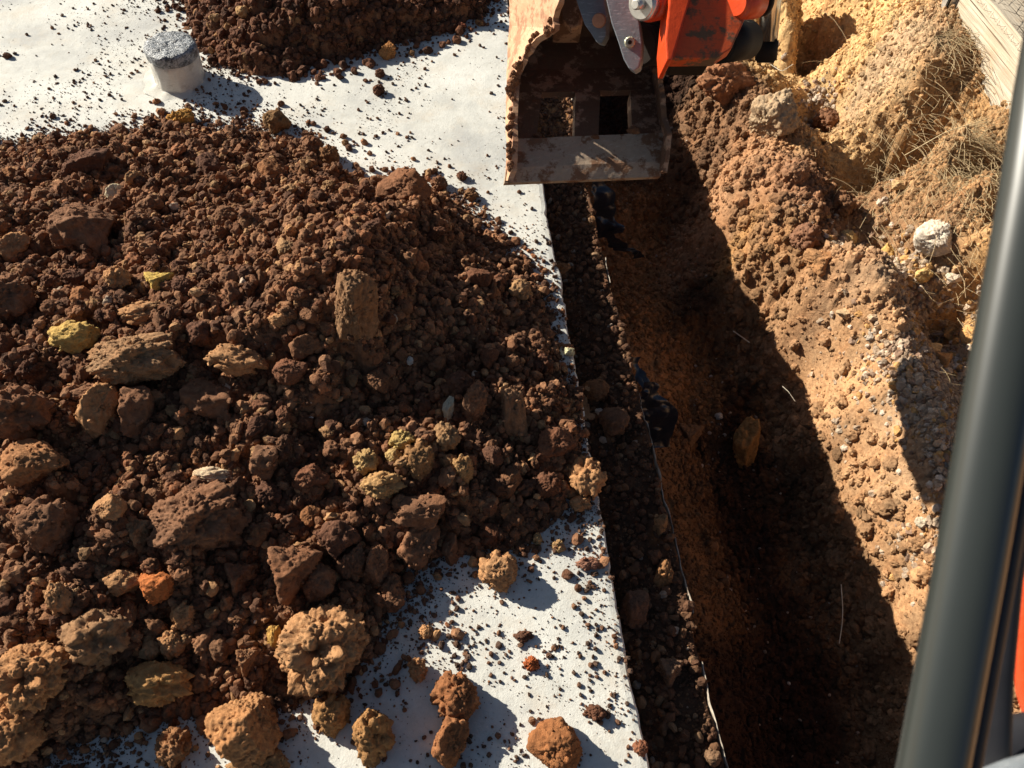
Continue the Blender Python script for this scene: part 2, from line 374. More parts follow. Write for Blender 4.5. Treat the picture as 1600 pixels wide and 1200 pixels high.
# ledge beside the slab
LEDGE = -.13
lw = np.array([xy2uv(*at_z(px, py, LEDGE)[:2])[::-1] for px, py in [(1165, 1400), (1133, 1200), (1100, 1080), (1075, 940), (1040, 800), (1012, 680), (985, 560), (945, 420), (917, 290), (890, 150), (860, 0)]])
lwid = np.interp(VV, lw[:, 0], lw[:, 1])
edge_w = lwid+fbm2(VV*12, UU*0, 4, 77)*.02
inl = 1-sm(0, .022, UU-edge_w)
ledge_z = LEDGE-.035*np.exp(-UU/.02)+fbm2(X*9, Y*9, 3, 5)*.03+.0
floor_warp = fbm2(X*2.5, Y*2.5, 4, 9)*.05
wall = sm(-.74, -.6, base)*(1-sm(-.34, -.24, base))      # the steep lit face
rough_b = fbm2(X*4, Y*4, 5, 21)
rock = np.abs(fbm2(X*3.1+3, Y*3.1, 5, 40)); 
Zb = base+floor_warp*(1-wall*.6)+rough_b*.05
right = sm(-.32, -.1, base)*(UU > 1.15)
Zb += right*(fbm2(X*7, Y*7, 5, 61, .6)*.13 - np.abs(fbm2(X*4+9, Y*4, 4, 66))*.10)
Zb += np.exp(-((base+.25)/.07)**2)*fbm2(X*7, Y*7, 5, 83)*.08
Zb += wall*(fbm2(UU*6, VV*9, 5, 81)*.07+np.minimum(0, fbm2(UU*20, VV*14, 3, 84)+.12)*.10)
Z = inl*ledge_z+(1-inl)*Zb
# hollow under the far orange bank, deepened to stand in for the arm's shadow
hp = at_z(1272, 62, -.3); Z -= (1-inl)*.36*np.exp(-(((X-hp[0])/.10)**2+((Y-hp[1])/.22)**2)**2)
hq = at_z(1236, 10, -.1); Z += (1-inl)*.22*np.exp(-(((X-hq[0])/.07)**2+((Y-hq[1])/.20)**2)**2)  # lump beside the hollow, raised to shade it
gr_amp = .35+.65*(1-wall)
# lumps
xsl, ysl = us, vg
berm = np.exp(-((UU-np.interp(VV, [0, 1, 2, 3, 4], [1.05, .92, .86, .85, .8]))/.14)**2)
mask = np.clip(.25+.75*sm(.2, .9, VV)*0+berm*.35+.05*(UU < lwid)+.2*(1-wall), 0, 1)*(1-.95*wall)*np.where(UU < lwid+.03, .3, 1)
uni_u = us[us < 2.3]; uni_v = vg[(vg > -.3) & (vg < 3.9)]
j0 = np.searchsorted(vg, uni_v[0]); j1 = j0+len(uni_v); sub = Z[j0:j1, :len(uni_u)].copy()
add_lumps(sub, uni_u, uni_v, 2200, .015, .06, .7, mask[j0:j1, :len(uni_u)], 3)
add_lumps(sub, uni_u, uni_v, 9000, .008, .03, .8, np.clip(mask[j0:j1, :len(uni_u)]+.2, 0, 1), 2)
Z[j0:j1, :len(uni_u)] = sub
Z += (fbm2(X*45, Y*45, 3, 14)*.012+(.5-worley2(X*70, Y*70, 3))*.006)*(1-.45*wall)
Z += (.45-worley2(X*22+fbm2(X*30, Y*30, 2, 1), Y*22, 9))*.018*(1-.8*wall)
Z[:, 0] = np.minimum(Z[:, 0], -.15)
# ground colour zones, with trench shade put into the darkest
zones = []                                   # px, py, z, colour, sigma
DK_SHADE = (.045, .023, .014); BR = (.205, .108, .060); TAN = (.47, .29, .155); OR = (.30, .125, .04); OCH = (.60, .41, .20); GRV = (.40, .32, .23); GRY = (.33, .25, .17); RED = (.24, .10, .045)
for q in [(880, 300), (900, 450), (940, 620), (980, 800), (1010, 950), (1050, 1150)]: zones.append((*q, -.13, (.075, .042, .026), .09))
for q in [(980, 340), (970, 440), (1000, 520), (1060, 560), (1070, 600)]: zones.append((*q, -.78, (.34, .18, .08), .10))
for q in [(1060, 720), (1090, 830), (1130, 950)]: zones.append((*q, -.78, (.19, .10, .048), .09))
for q in [(1080, 300), (1120, 500), (1160, 620), (1200, 800), (1250, 950), (1200, 1100), (1300, 1100), (1080, 180)]: zones.append((*q, -.75, DK_SHADE, .13))  # dark brown floor, made darker still to carry the trench shade
for (px, py), z in zip(SH[2:], shz[2:]): zones.append((px+25, py, z+.08, TAN, .09)); zones.append((px+80, py+20, z+.16, TAN, .09)); zones.append((px-45, py+15, z-.14, DK_SHADE, .08))  # wall tan above the shadow line, shade painted into the colour below it
for q in [(1120, 160), (1170, 230), (1150, 300)]: zones.append((*q, -.26, (.40, .235, .13), .10))
for q in [(1250, 290), (1260, 370), (1290, 450), (1230, 340)]: zones.append((*q, -.22, (.26, .145, .085), .08))
zones.append((1205, 400, -.4, (.5, .30, .13), .07)); zones.append((1155, 380, -.45, (.6, .36, .13), .05))
for q in [(1300, 220), (1330, 330), (1390, 440)]: zones.append((*q, -.42, BR, .09))
for q in [(1350, 440), (1400, 500), (1440, 560), (1475, 640), (1500, 740)]: zones.append((*q, -.34, GRV, .11))
for q in [(1430, 330), (1480, 420), (1500, 500)]: zones.append((*q, -.37, (.42, .29, .16), .10))
for q in [(1340, 60), (1370, 180), (1310, 30), (1240, 20), (1330, 120)]: zones.append((*q, -.1, OCH, .13))
for q in [(1440, 260), (1500, 330), (1530, 420), (1570, 480)]: zones.append((*q, -.2, (.52, .31, .12), .12))
zones.append((1392, 90, .0, (.62, .55, .42), .075)); zones.append((1400, 120, .0, (.6, .5, .36), .06))
for q in [(1440, 100), (1480, 180), (1520, 200), (1560, 260)]: zones.append((*q, .1, (.25, .16, .10), .11))
for q in [(1500, 80), (1580, 180), (1450, 20)]: zones.append((*q, .2, (.34, .2, .10), .1))
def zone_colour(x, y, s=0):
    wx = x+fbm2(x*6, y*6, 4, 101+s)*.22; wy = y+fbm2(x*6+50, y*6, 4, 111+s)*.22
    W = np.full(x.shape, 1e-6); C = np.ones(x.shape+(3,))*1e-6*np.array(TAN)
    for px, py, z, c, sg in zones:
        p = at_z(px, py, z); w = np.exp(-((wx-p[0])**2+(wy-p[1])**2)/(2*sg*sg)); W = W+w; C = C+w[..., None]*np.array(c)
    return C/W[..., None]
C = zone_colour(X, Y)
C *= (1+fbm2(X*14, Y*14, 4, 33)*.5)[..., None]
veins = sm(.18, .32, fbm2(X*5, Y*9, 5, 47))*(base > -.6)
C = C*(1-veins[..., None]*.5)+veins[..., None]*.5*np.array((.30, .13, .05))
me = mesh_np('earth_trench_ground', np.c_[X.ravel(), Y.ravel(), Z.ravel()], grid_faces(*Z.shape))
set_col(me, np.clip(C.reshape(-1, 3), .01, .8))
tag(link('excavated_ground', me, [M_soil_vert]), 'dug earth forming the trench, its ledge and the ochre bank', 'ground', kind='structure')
def ground_z(x, y):
    u, v = xy2uv(x, y); i = np.clip(np.searchsorted(us, u)-1, 0, len(us)-2); j = np.clip(np.searchsorted(vg, v)-1, 0, len(vg)-2)
    return Z[j, i]
# far ground all round, out to the horizon
def ring(name, z, inner, outer, mat):
    a, b, c, d = inner; q = outer
    V = [(*uv2xy(u, v), z) for u, v in [(a, b), (c, b), (c, d), (a, d), (-q, -q), (q, -q), (q, q), (-q, q)]]
    me = mesh_np(name, V, [[4, 5, 1, 0], [5, 6, 2, 1], [6, 7, 3, 2], [7, 4, 0, 3]], False); n = len(V); set_col(me, np.tile((.3, .19, .10), (n, 1)))
    return link(name, me, [mat])
tag(ring('ground', -.17, (-6.9, -1.55, 5.9, 7.3), 120, M_soil_vert), 'bare brown earth stretching away around the building site', 'ground', kind='structure')

# ================================================================== SPOIL HEAPS
def heap(name, outline, peaks, step, seed, label, slope=.16, lump=1.0, hscale=.72):
    poly = [at_z(px, py)[:2] for px, py in outline]; pa = np.array(poly)
    x0, y0 = pa.min(0)-.12; x1, y1 = pa.max(0)+.12; x0 = max(x0, -3.1); y0 = max(y0, -.1); y1 = min(y1, 5.2)
    xs = np.arange(x0, x1, step); ys = np.arange(y0, y1, step); X, Y = np.meshgrid(xs, ys)
    wx = X+fbm2(X*5, Y*5, 4, seed)*.16; wy = Y+fbm2(X*5, Y*5+9, 4, seed+9)*.16
    sd = sdist(poly, wx, wy)
    cp = [(p[0], p[1], 0) for p in poly]
    for px, py, z in peaks: z *= hscale; p = at_z(px, py, z); cp.append((p[0], p[1], z))
    cp = np.array(cp); B = tps(cp[:, :2], cp[:, 2], X, Y, 1e-3)
    B = np.where(sd > 0, np.maximum(B, 0)*sm(0, .12, sd)+.012*sm(0, .03, sd), 0)+np.where(sd < 0, sd*slope*1.6, 0)
    inn = sm(-.02, .10, sd)
    Zh = B+inn*(fbm2(X*3.5, Y*3.5, 4, seed+20)*.10+fbm2(X*11, Y*11, 4, seed+25)*.085)*lump+fbm2(X*16, Y*16, 4, seed+31)*.028*(1-inn*.3)
    add_lumps(Zh, xs, ys, int(420*lump), .03, .085, .75, inn, 1.8)
    add_lumps(Zh, xs, ys, 3000, .014, .045, .8, inn, 2.2)
    add_lumps(Zh, xs, ys, 12000, .007, .022, .85, np.clip(inn+.25, 0, 1), 1.8)
    Zh = warp(Zh, xs, ys, X, Y, .03, 32, seed+80)
    Zh += (fbm2(X*50, Y*50, 3, seed+41)*.014+(.5-worley2(X*85, Y*85, seed+2))*.005)*sm(-.05, .03, sd)
    c = np.array(BR)*(1+fbm2(X*3, Y*3, 4, seed+50)*.9)[..., None]
    t = sm(.06, .28, fbm2(X*4.3, Y*4.3, 5, seed+60)); c = c*(1-t[..., None]*.55)+t[..., None]*.55*np.array((.32, .18, .085))
    t = sm(.1, .3, fbm2(X*6, Y*6, 4, seed+70)); c = c*(1-t[..., None]*.5)+t[..., None]*.5*np.array((.24, .10, .045))
    keep = np.maximum.reduce([Zh[:-1, :-1], Zh[1:, :-1], Zh[:-1, 1:], Zh[1:, 1:]]) > -.002
    u, _ = xy2uv(X, Y); keep &= (u[:-1, :-1] < .03)
    Zh = np.where(u > -.005, Zh-np.clip(u+.005, 0, 1)*6, Zh)
    Vv, Ff, Cc = compact(np.c_[X.ravel(), Y.ravel(), np.maximum(Zh, -.01).ravel()], grid_faces(*Zh.shape, keep), c.reshape(-1, 3))
    me = mesh_np(name, Vv, Ff); set_col(me, np.clip(Cc, .01, .7))
    tag(link(name, me, [M_soil_vert]), label, 'soil heap')
    def zf(x, y):
        i = np.clip(((x-x0)/step).astype(int), 0, len(xs)-1); j = np.clip(((y-y0)/step).astype(int), 0, len(ys)-1)
        ok = (x > x0) & (x < xs[-1]) & (y > y0) & (y < ys[-1])
        return np.where(ok, Zh[j, i], -.5)
    def sf(x, y):
        i = np.clip(((x-x0)/step).astype(int), 0, len(xs)-1); j = np.clip(((y-y0)/step).astype(int), 0, len(ys)-1)
        dx = np.maximum(np.maximum(x0-x, x-xs[-1]), 0); dy = np.maximum(np.maximum(y0-y, y-ys[-1]), 0)
        return sd[j, i]-np.hypot(dx, dy)
    return zf, sf
OUT1 = [(-250, 270), (-100, 245), (60, 230), (190, 212), (300, 196), (400, 212), (480, 238), (560, 275), (640, 300), (720, 335), (770, 385), (820, 430), (850, 500), (880, 560), (895, 640), (915, 720),
        (880, 770), (830, 815), (790, 850), (720, 865), (650, 890), (640, 950), (600, 1010), (540, 1060), (470, 1090), (420, 1120), (350, 1090), (230, 1120), (140, 1150), (60, 1200), (-120, 1290), (-300, 1250), (-500, 700)]
PK1 = [(0, 330, .12), (150, 300, .14), (300, 280, .12), (450, 300, .16), (560, 330, .30), (480, 370, .40), (300, 380, .30), (100, 420, .28), (650, 400, .28), (580, 400, .44), (750, 480, .13), (690, 520, .16), (540, 470, .44), (400, 480, .36), (200, 520, .32), (0, 520, .30),
       (700, 600, .10), (820, 600, .05), (600, 600, .20), (450, 620, .24), (300, 660, .24), (120, 680, .25), (-100, 650, .26), (760, 720, .08), (650, 720, .16), (480, 760, .15), (300, 800, .18), (120, 850, .18), (-50, 900, .18), (550, 880, .06), (400, 920, .09), (200, 980, .10), (60, 1040, .12), (-150, 400, .28)]
hz1, hs1 = heap('soil_heap', OUT1, PK1, .0048, 3, 'large heap of brown lumpy soil covering the left of the slab')
OUT2 = [(270, -60), (300, 0), (312, 45), (340, 90), (400, 118), (450, 112), (510, 95), (570, 85), (640, 62), (700, 42), (745, 15), (780, -30), (790, -120), (700, -200), (400, -200), (280, -140)]
PK2 = [(360, 20, .10), (450, 30, .16), (560, 20, .16), (650, 0, .10), (420, -60, .26), (560, -60, .28), (680, -70, .16), (560, -130, .22)]
hz2, hs2 = heap('soil_heap', OUT2, PK2, .0075, 90, 'smaller heap of fine dark soil at the back of the slab behind the capped pipe', hscale=.6)
def surf(x, y):
    x = np.atleast_1d(np.asarray(x, float)); y = np.atleast_1d(np.asarray(y, float))
    u, v = xy2uv(x, y)
    return np.where(u < 0, np.maximum(0, np.maximum(hz1(x, y), hz2(x, y))), ground_z(x, y))
def hit(px, py):
    t = np.linspace(1.2, 6.5, 2200); r = ray(px, py); P = np.array([0, 0, CAMH])+t[:, None]*r
    b = P[:, 2] < surf(P[:, 0], P[:, 1]); i = int(np.argmax(b)) if b.any() else 900
    return P[i], t[i]

# ================================================================== CRUMBS (stuff)
def area_pts(N, x0, x1, y0, y1): return rng.uniform(x0, x1, N), rng.uniform(y0, y1, N)
def put(name, x, y, rmin, rmax, power, pal, mat, label, sub=2, sink=.15, amp=.75, smooth=False, flat=.8, colour=None, variants=7):
    N = len(x); sc, r = rnd_scale(N, rmin, rmax, power, flat)
    z = surf(x, y)+r*(.55-sink); rot = rng.uniform(0, 6.28, (N, 3))
    return scatter(name, np.c_[x, y, z], sc, rot, tints(N, pal) if colour is None else colour, mat, variants, sub, amp, label, smooth)
x, y = area_pts(300000, -2.9, .3, .15, 2.9); s = hs1(x, y); u, v = xy2uv(x, y)
k = (rng.random(len(x)) < np.where(s > 0, 1, np.exp(s/.05)*.5)) & (u < -.004); x = x[k]; y = y[k]
put('soil_crumbs', x, y, .0020, .018, 4.6, BROWN, M_soil_inst, 'loose brown soil crumbs covering the large heap', 2)
x, y = area_pts(7000, -2.9, .25, .15, 2.8); s = hs1(x, y); u, v = xy2uv(x, y)
k = (s > 0) & (rng.random(len(x)) < sm(-.08, .16, fbm2(x*3, y*3, 4, 300))) & (u < -.02); x = x[k]; y = y[k]
put('soil_crumbs', x, y, .014, .030, 1.8, BROWN, M_soil_inst, 'thumb sized soil lumps strewn over the large heap', 4, .25, .8, True)
x, y = area_pts(60000, -2.2, .1, 3.0, 5.2); s = hs2(x, y)
k = rng.random(len(x)) < np.where(s > 0, 1, np.exp(s/.06)*.35); x = x[k]; y = y[k]
put('soil_crumbs', x, y, .004, .022, 2.0, [(.12, .055, .032, 6), (.17, .08, .045, 4), (.08, .04, .025, 3), (.28, .16, .075, .5)], M_soil_inst, 'loose dark soil crumbs covering the smaller heap', 2)
# specks flung over the concrete
x, y = area_pts(600000, -3.2, .45, .1, 4.6); s1 = hs1(x, y); s2 = hs2(x, y); u, v = xy2uv(x, y)
cl = np.clip(.35+fbm2(x*4, y*4, 4, 200)*3.2, .05, 1.5)
near = np.clip(1-(y-.3)/1.2, 0, 1)
dens = 1.9*(.03+.75*np.exp(np.minimum(s1, 0)/.07)+.3*np.exp(np.minimum(s2, 0)/.12)+.16*near*(x > -.6)+.05*np.exp(np.minimum(s1, 0)/.3)+.16*np.exp(-np.abs(u+.06)/.05))*cl
k = (rng.random(len(x)) < dens) & (s1 < .02) & (s2 < .02) & (u < -.004); x = x[k]; y = y[k]
put('soil_specks', x, y, .0012, .0085, 3.4, [(.09, .06, .045, 5), (.15, .085, .055, 3), (.20, .11, .065, 1)], M_soil_inst, 'small dark soil specks scattered over the bare concrete', 2)
# trench ledge and floor rubble
u = rng.uniform(0.003, .36, 26000); v = rng.uniform(-.2, 4.5, 26000); k = u < np.interp(v, lw[:, 0], lw[:, 1])-.002; x, y = uv2xy(u[k], v[k])
put('ledge_crumbs', x, y, .002, .016, 4.2, [(.11, .060, .037, 5), (.15, .084, .048, 3), (.21, .135, .08, .6), (.26, .22, .18, .15)], M_soil_inst, 'dark soil and small stones lying along the ledge beside the slab', 2)
gu = np.gradient(Z, us, axis=1); gv = np.gradient(Z, vg, axis=0); AW = np.sqrt(1+np.clip(gu*gu+gv*gv, 0, 60))*np.gradient(us)[None]*np.gradient(vg)[:, None]
AW[:, us > 2.6] = 0; AW[vg > 4.6] = 0; AW[vg < -.3] = 0; cum = np.cumsum(AW.ravel()); ii = np.searchsorted(cum, rng.random(260000)*cum[-1]); jj, ii = np.divmod(ii, len(us))
u = us[ii]+rng.uniform(-.5, .5, len(ii))*.0055; v = vg[jj]+rng.uniform(-.5, .5, len(ii))*.006; x, y = uv2xy(u, v)
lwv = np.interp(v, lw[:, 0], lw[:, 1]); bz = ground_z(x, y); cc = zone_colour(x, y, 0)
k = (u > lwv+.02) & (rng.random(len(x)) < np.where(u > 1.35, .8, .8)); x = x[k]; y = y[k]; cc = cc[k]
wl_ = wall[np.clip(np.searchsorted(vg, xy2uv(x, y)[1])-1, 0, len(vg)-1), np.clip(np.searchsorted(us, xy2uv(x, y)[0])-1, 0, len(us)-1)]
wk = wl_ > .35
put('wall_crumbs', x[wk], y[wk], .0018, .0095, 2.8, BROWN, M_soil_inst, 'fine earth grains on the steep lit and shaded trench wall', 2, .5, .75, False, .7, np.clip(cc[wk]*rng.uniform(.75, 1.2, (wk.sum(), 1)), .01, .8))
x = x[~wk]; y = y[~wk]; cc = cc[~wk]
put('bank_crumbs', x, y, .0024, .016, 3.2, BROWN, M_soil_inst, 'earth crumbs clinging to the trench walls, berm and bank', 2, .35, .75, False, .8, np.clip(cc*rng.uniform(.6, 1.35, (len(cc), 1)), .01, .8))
# larger crumbs along the berm crest
u = rng.normal(.02, .07, 2000); v = rng.uniform(-.1, 4.0, 2000); u = u+np.interp(v, [0, 1, 2, 3, 4], [1.05, .95, .90, .88, .8]); x, y = uv2xy(u, v); cc = zone_colour(x, y)
put('berm_crumbs', x, y, .010, .032, 2.0, BROWN, M_soil_inst, 'larger soil lumps heaped along the crest of the berm', 4, .3, .8, True, .85, np.clip(cc*rng.uniform(.55, 1.2, (len(cc), 1)), .01, .8))
# gravel strip
M_gravel = soil_material('gravel stones', 'instancer')
gp = []
for px, py, z, sg, n in [(1360, 430, -.34, .08, 700), (1400, 500, -.34, .09, 2400), (1440, 570, -.34, .10, 2600), (1480, 650, -.34, .09, 2400), (1500, 740, -.37, .08, 1400), (1430, 350, -.38, .09, 700), (1480, 450, -.38, .10, 1400), (1280, 170, -.37, .05, 200), (1480, 820, -.30, .05, 250), (1195, 85, -.3, .04, 120)]:
    p = at_z(px, py, z); gp.append(np.c_[rng.normal(p[0], sg, n), rng.normal(p[1], sg*1.4, n)])
gp = np.concatenate(gp); gp = gp[ground_z(gp[:, 0], gp[:, 1]) < -.215]
put('gravel', gp[:, 0], gp[:, 1], .005, .017, 1.3, [(.46, .38, .29, 4), (.36, .29, .22, 4), (.55, .48, .40, 2), (.5, .31, .13, 1.6), (.27, .19, .14, 2)], M_gravel, 'pale angular gravel in the hollow between berm and bank', 2, .1, .95)
u = rng.uniform(.5, 1.3, 450); v = rng.uniform(0, 3.2, 450); x, y = uv2xy(u, v)
put('gravel', x, y, .003, .009, 1.4, [(.34, .27, .21, 3), (.42, .36, .30, 2)], M_gravel, 'stray pale pebbles caught in the trench and its wall', 2, .1, .5)

# ================================================================== INDIVIDUAL CLODS AND STONES
def place(name, me, px, py, wpx, hpx, colour, label, cat='clod', group=None, sink=.25, tilt=None, depth=None, yaw=None):
    p, d = hit(px, py+hpx*.18); w = wpx*d/FPX/2; h = hpx*d/FPX/2
    o = bpy.data.objects.new(name, me); col.objects.link(o)
    dp = depth if depth else min(w, h)*1.0
    o.scale = (w*1.02, dp*1.1, h*1.02)
    o.rotation_euler = Euler((-(math.pi/2-PITCH)*.75 if tilt is None else tilt, rng.uniform(-.15, .15), rng.uniform(-.15, .15) if yaw is None else yaw))
    up = min(h, dp)*(1-sink)*.7
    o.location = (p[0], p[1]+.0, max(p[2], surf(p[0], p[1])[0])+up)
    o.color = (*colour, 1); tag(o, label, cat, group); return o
cB = (.20, .105, .060); cD = (.12, .06, .038); cT = (.40, .225, .11); cO = (.36, .17, .055); cY = (.58, .42, .12); cR = (.36, .11, .04); cP = (.55, .46, .33); cW = (.62, .58, .52); cG = (.29, .175, .095)
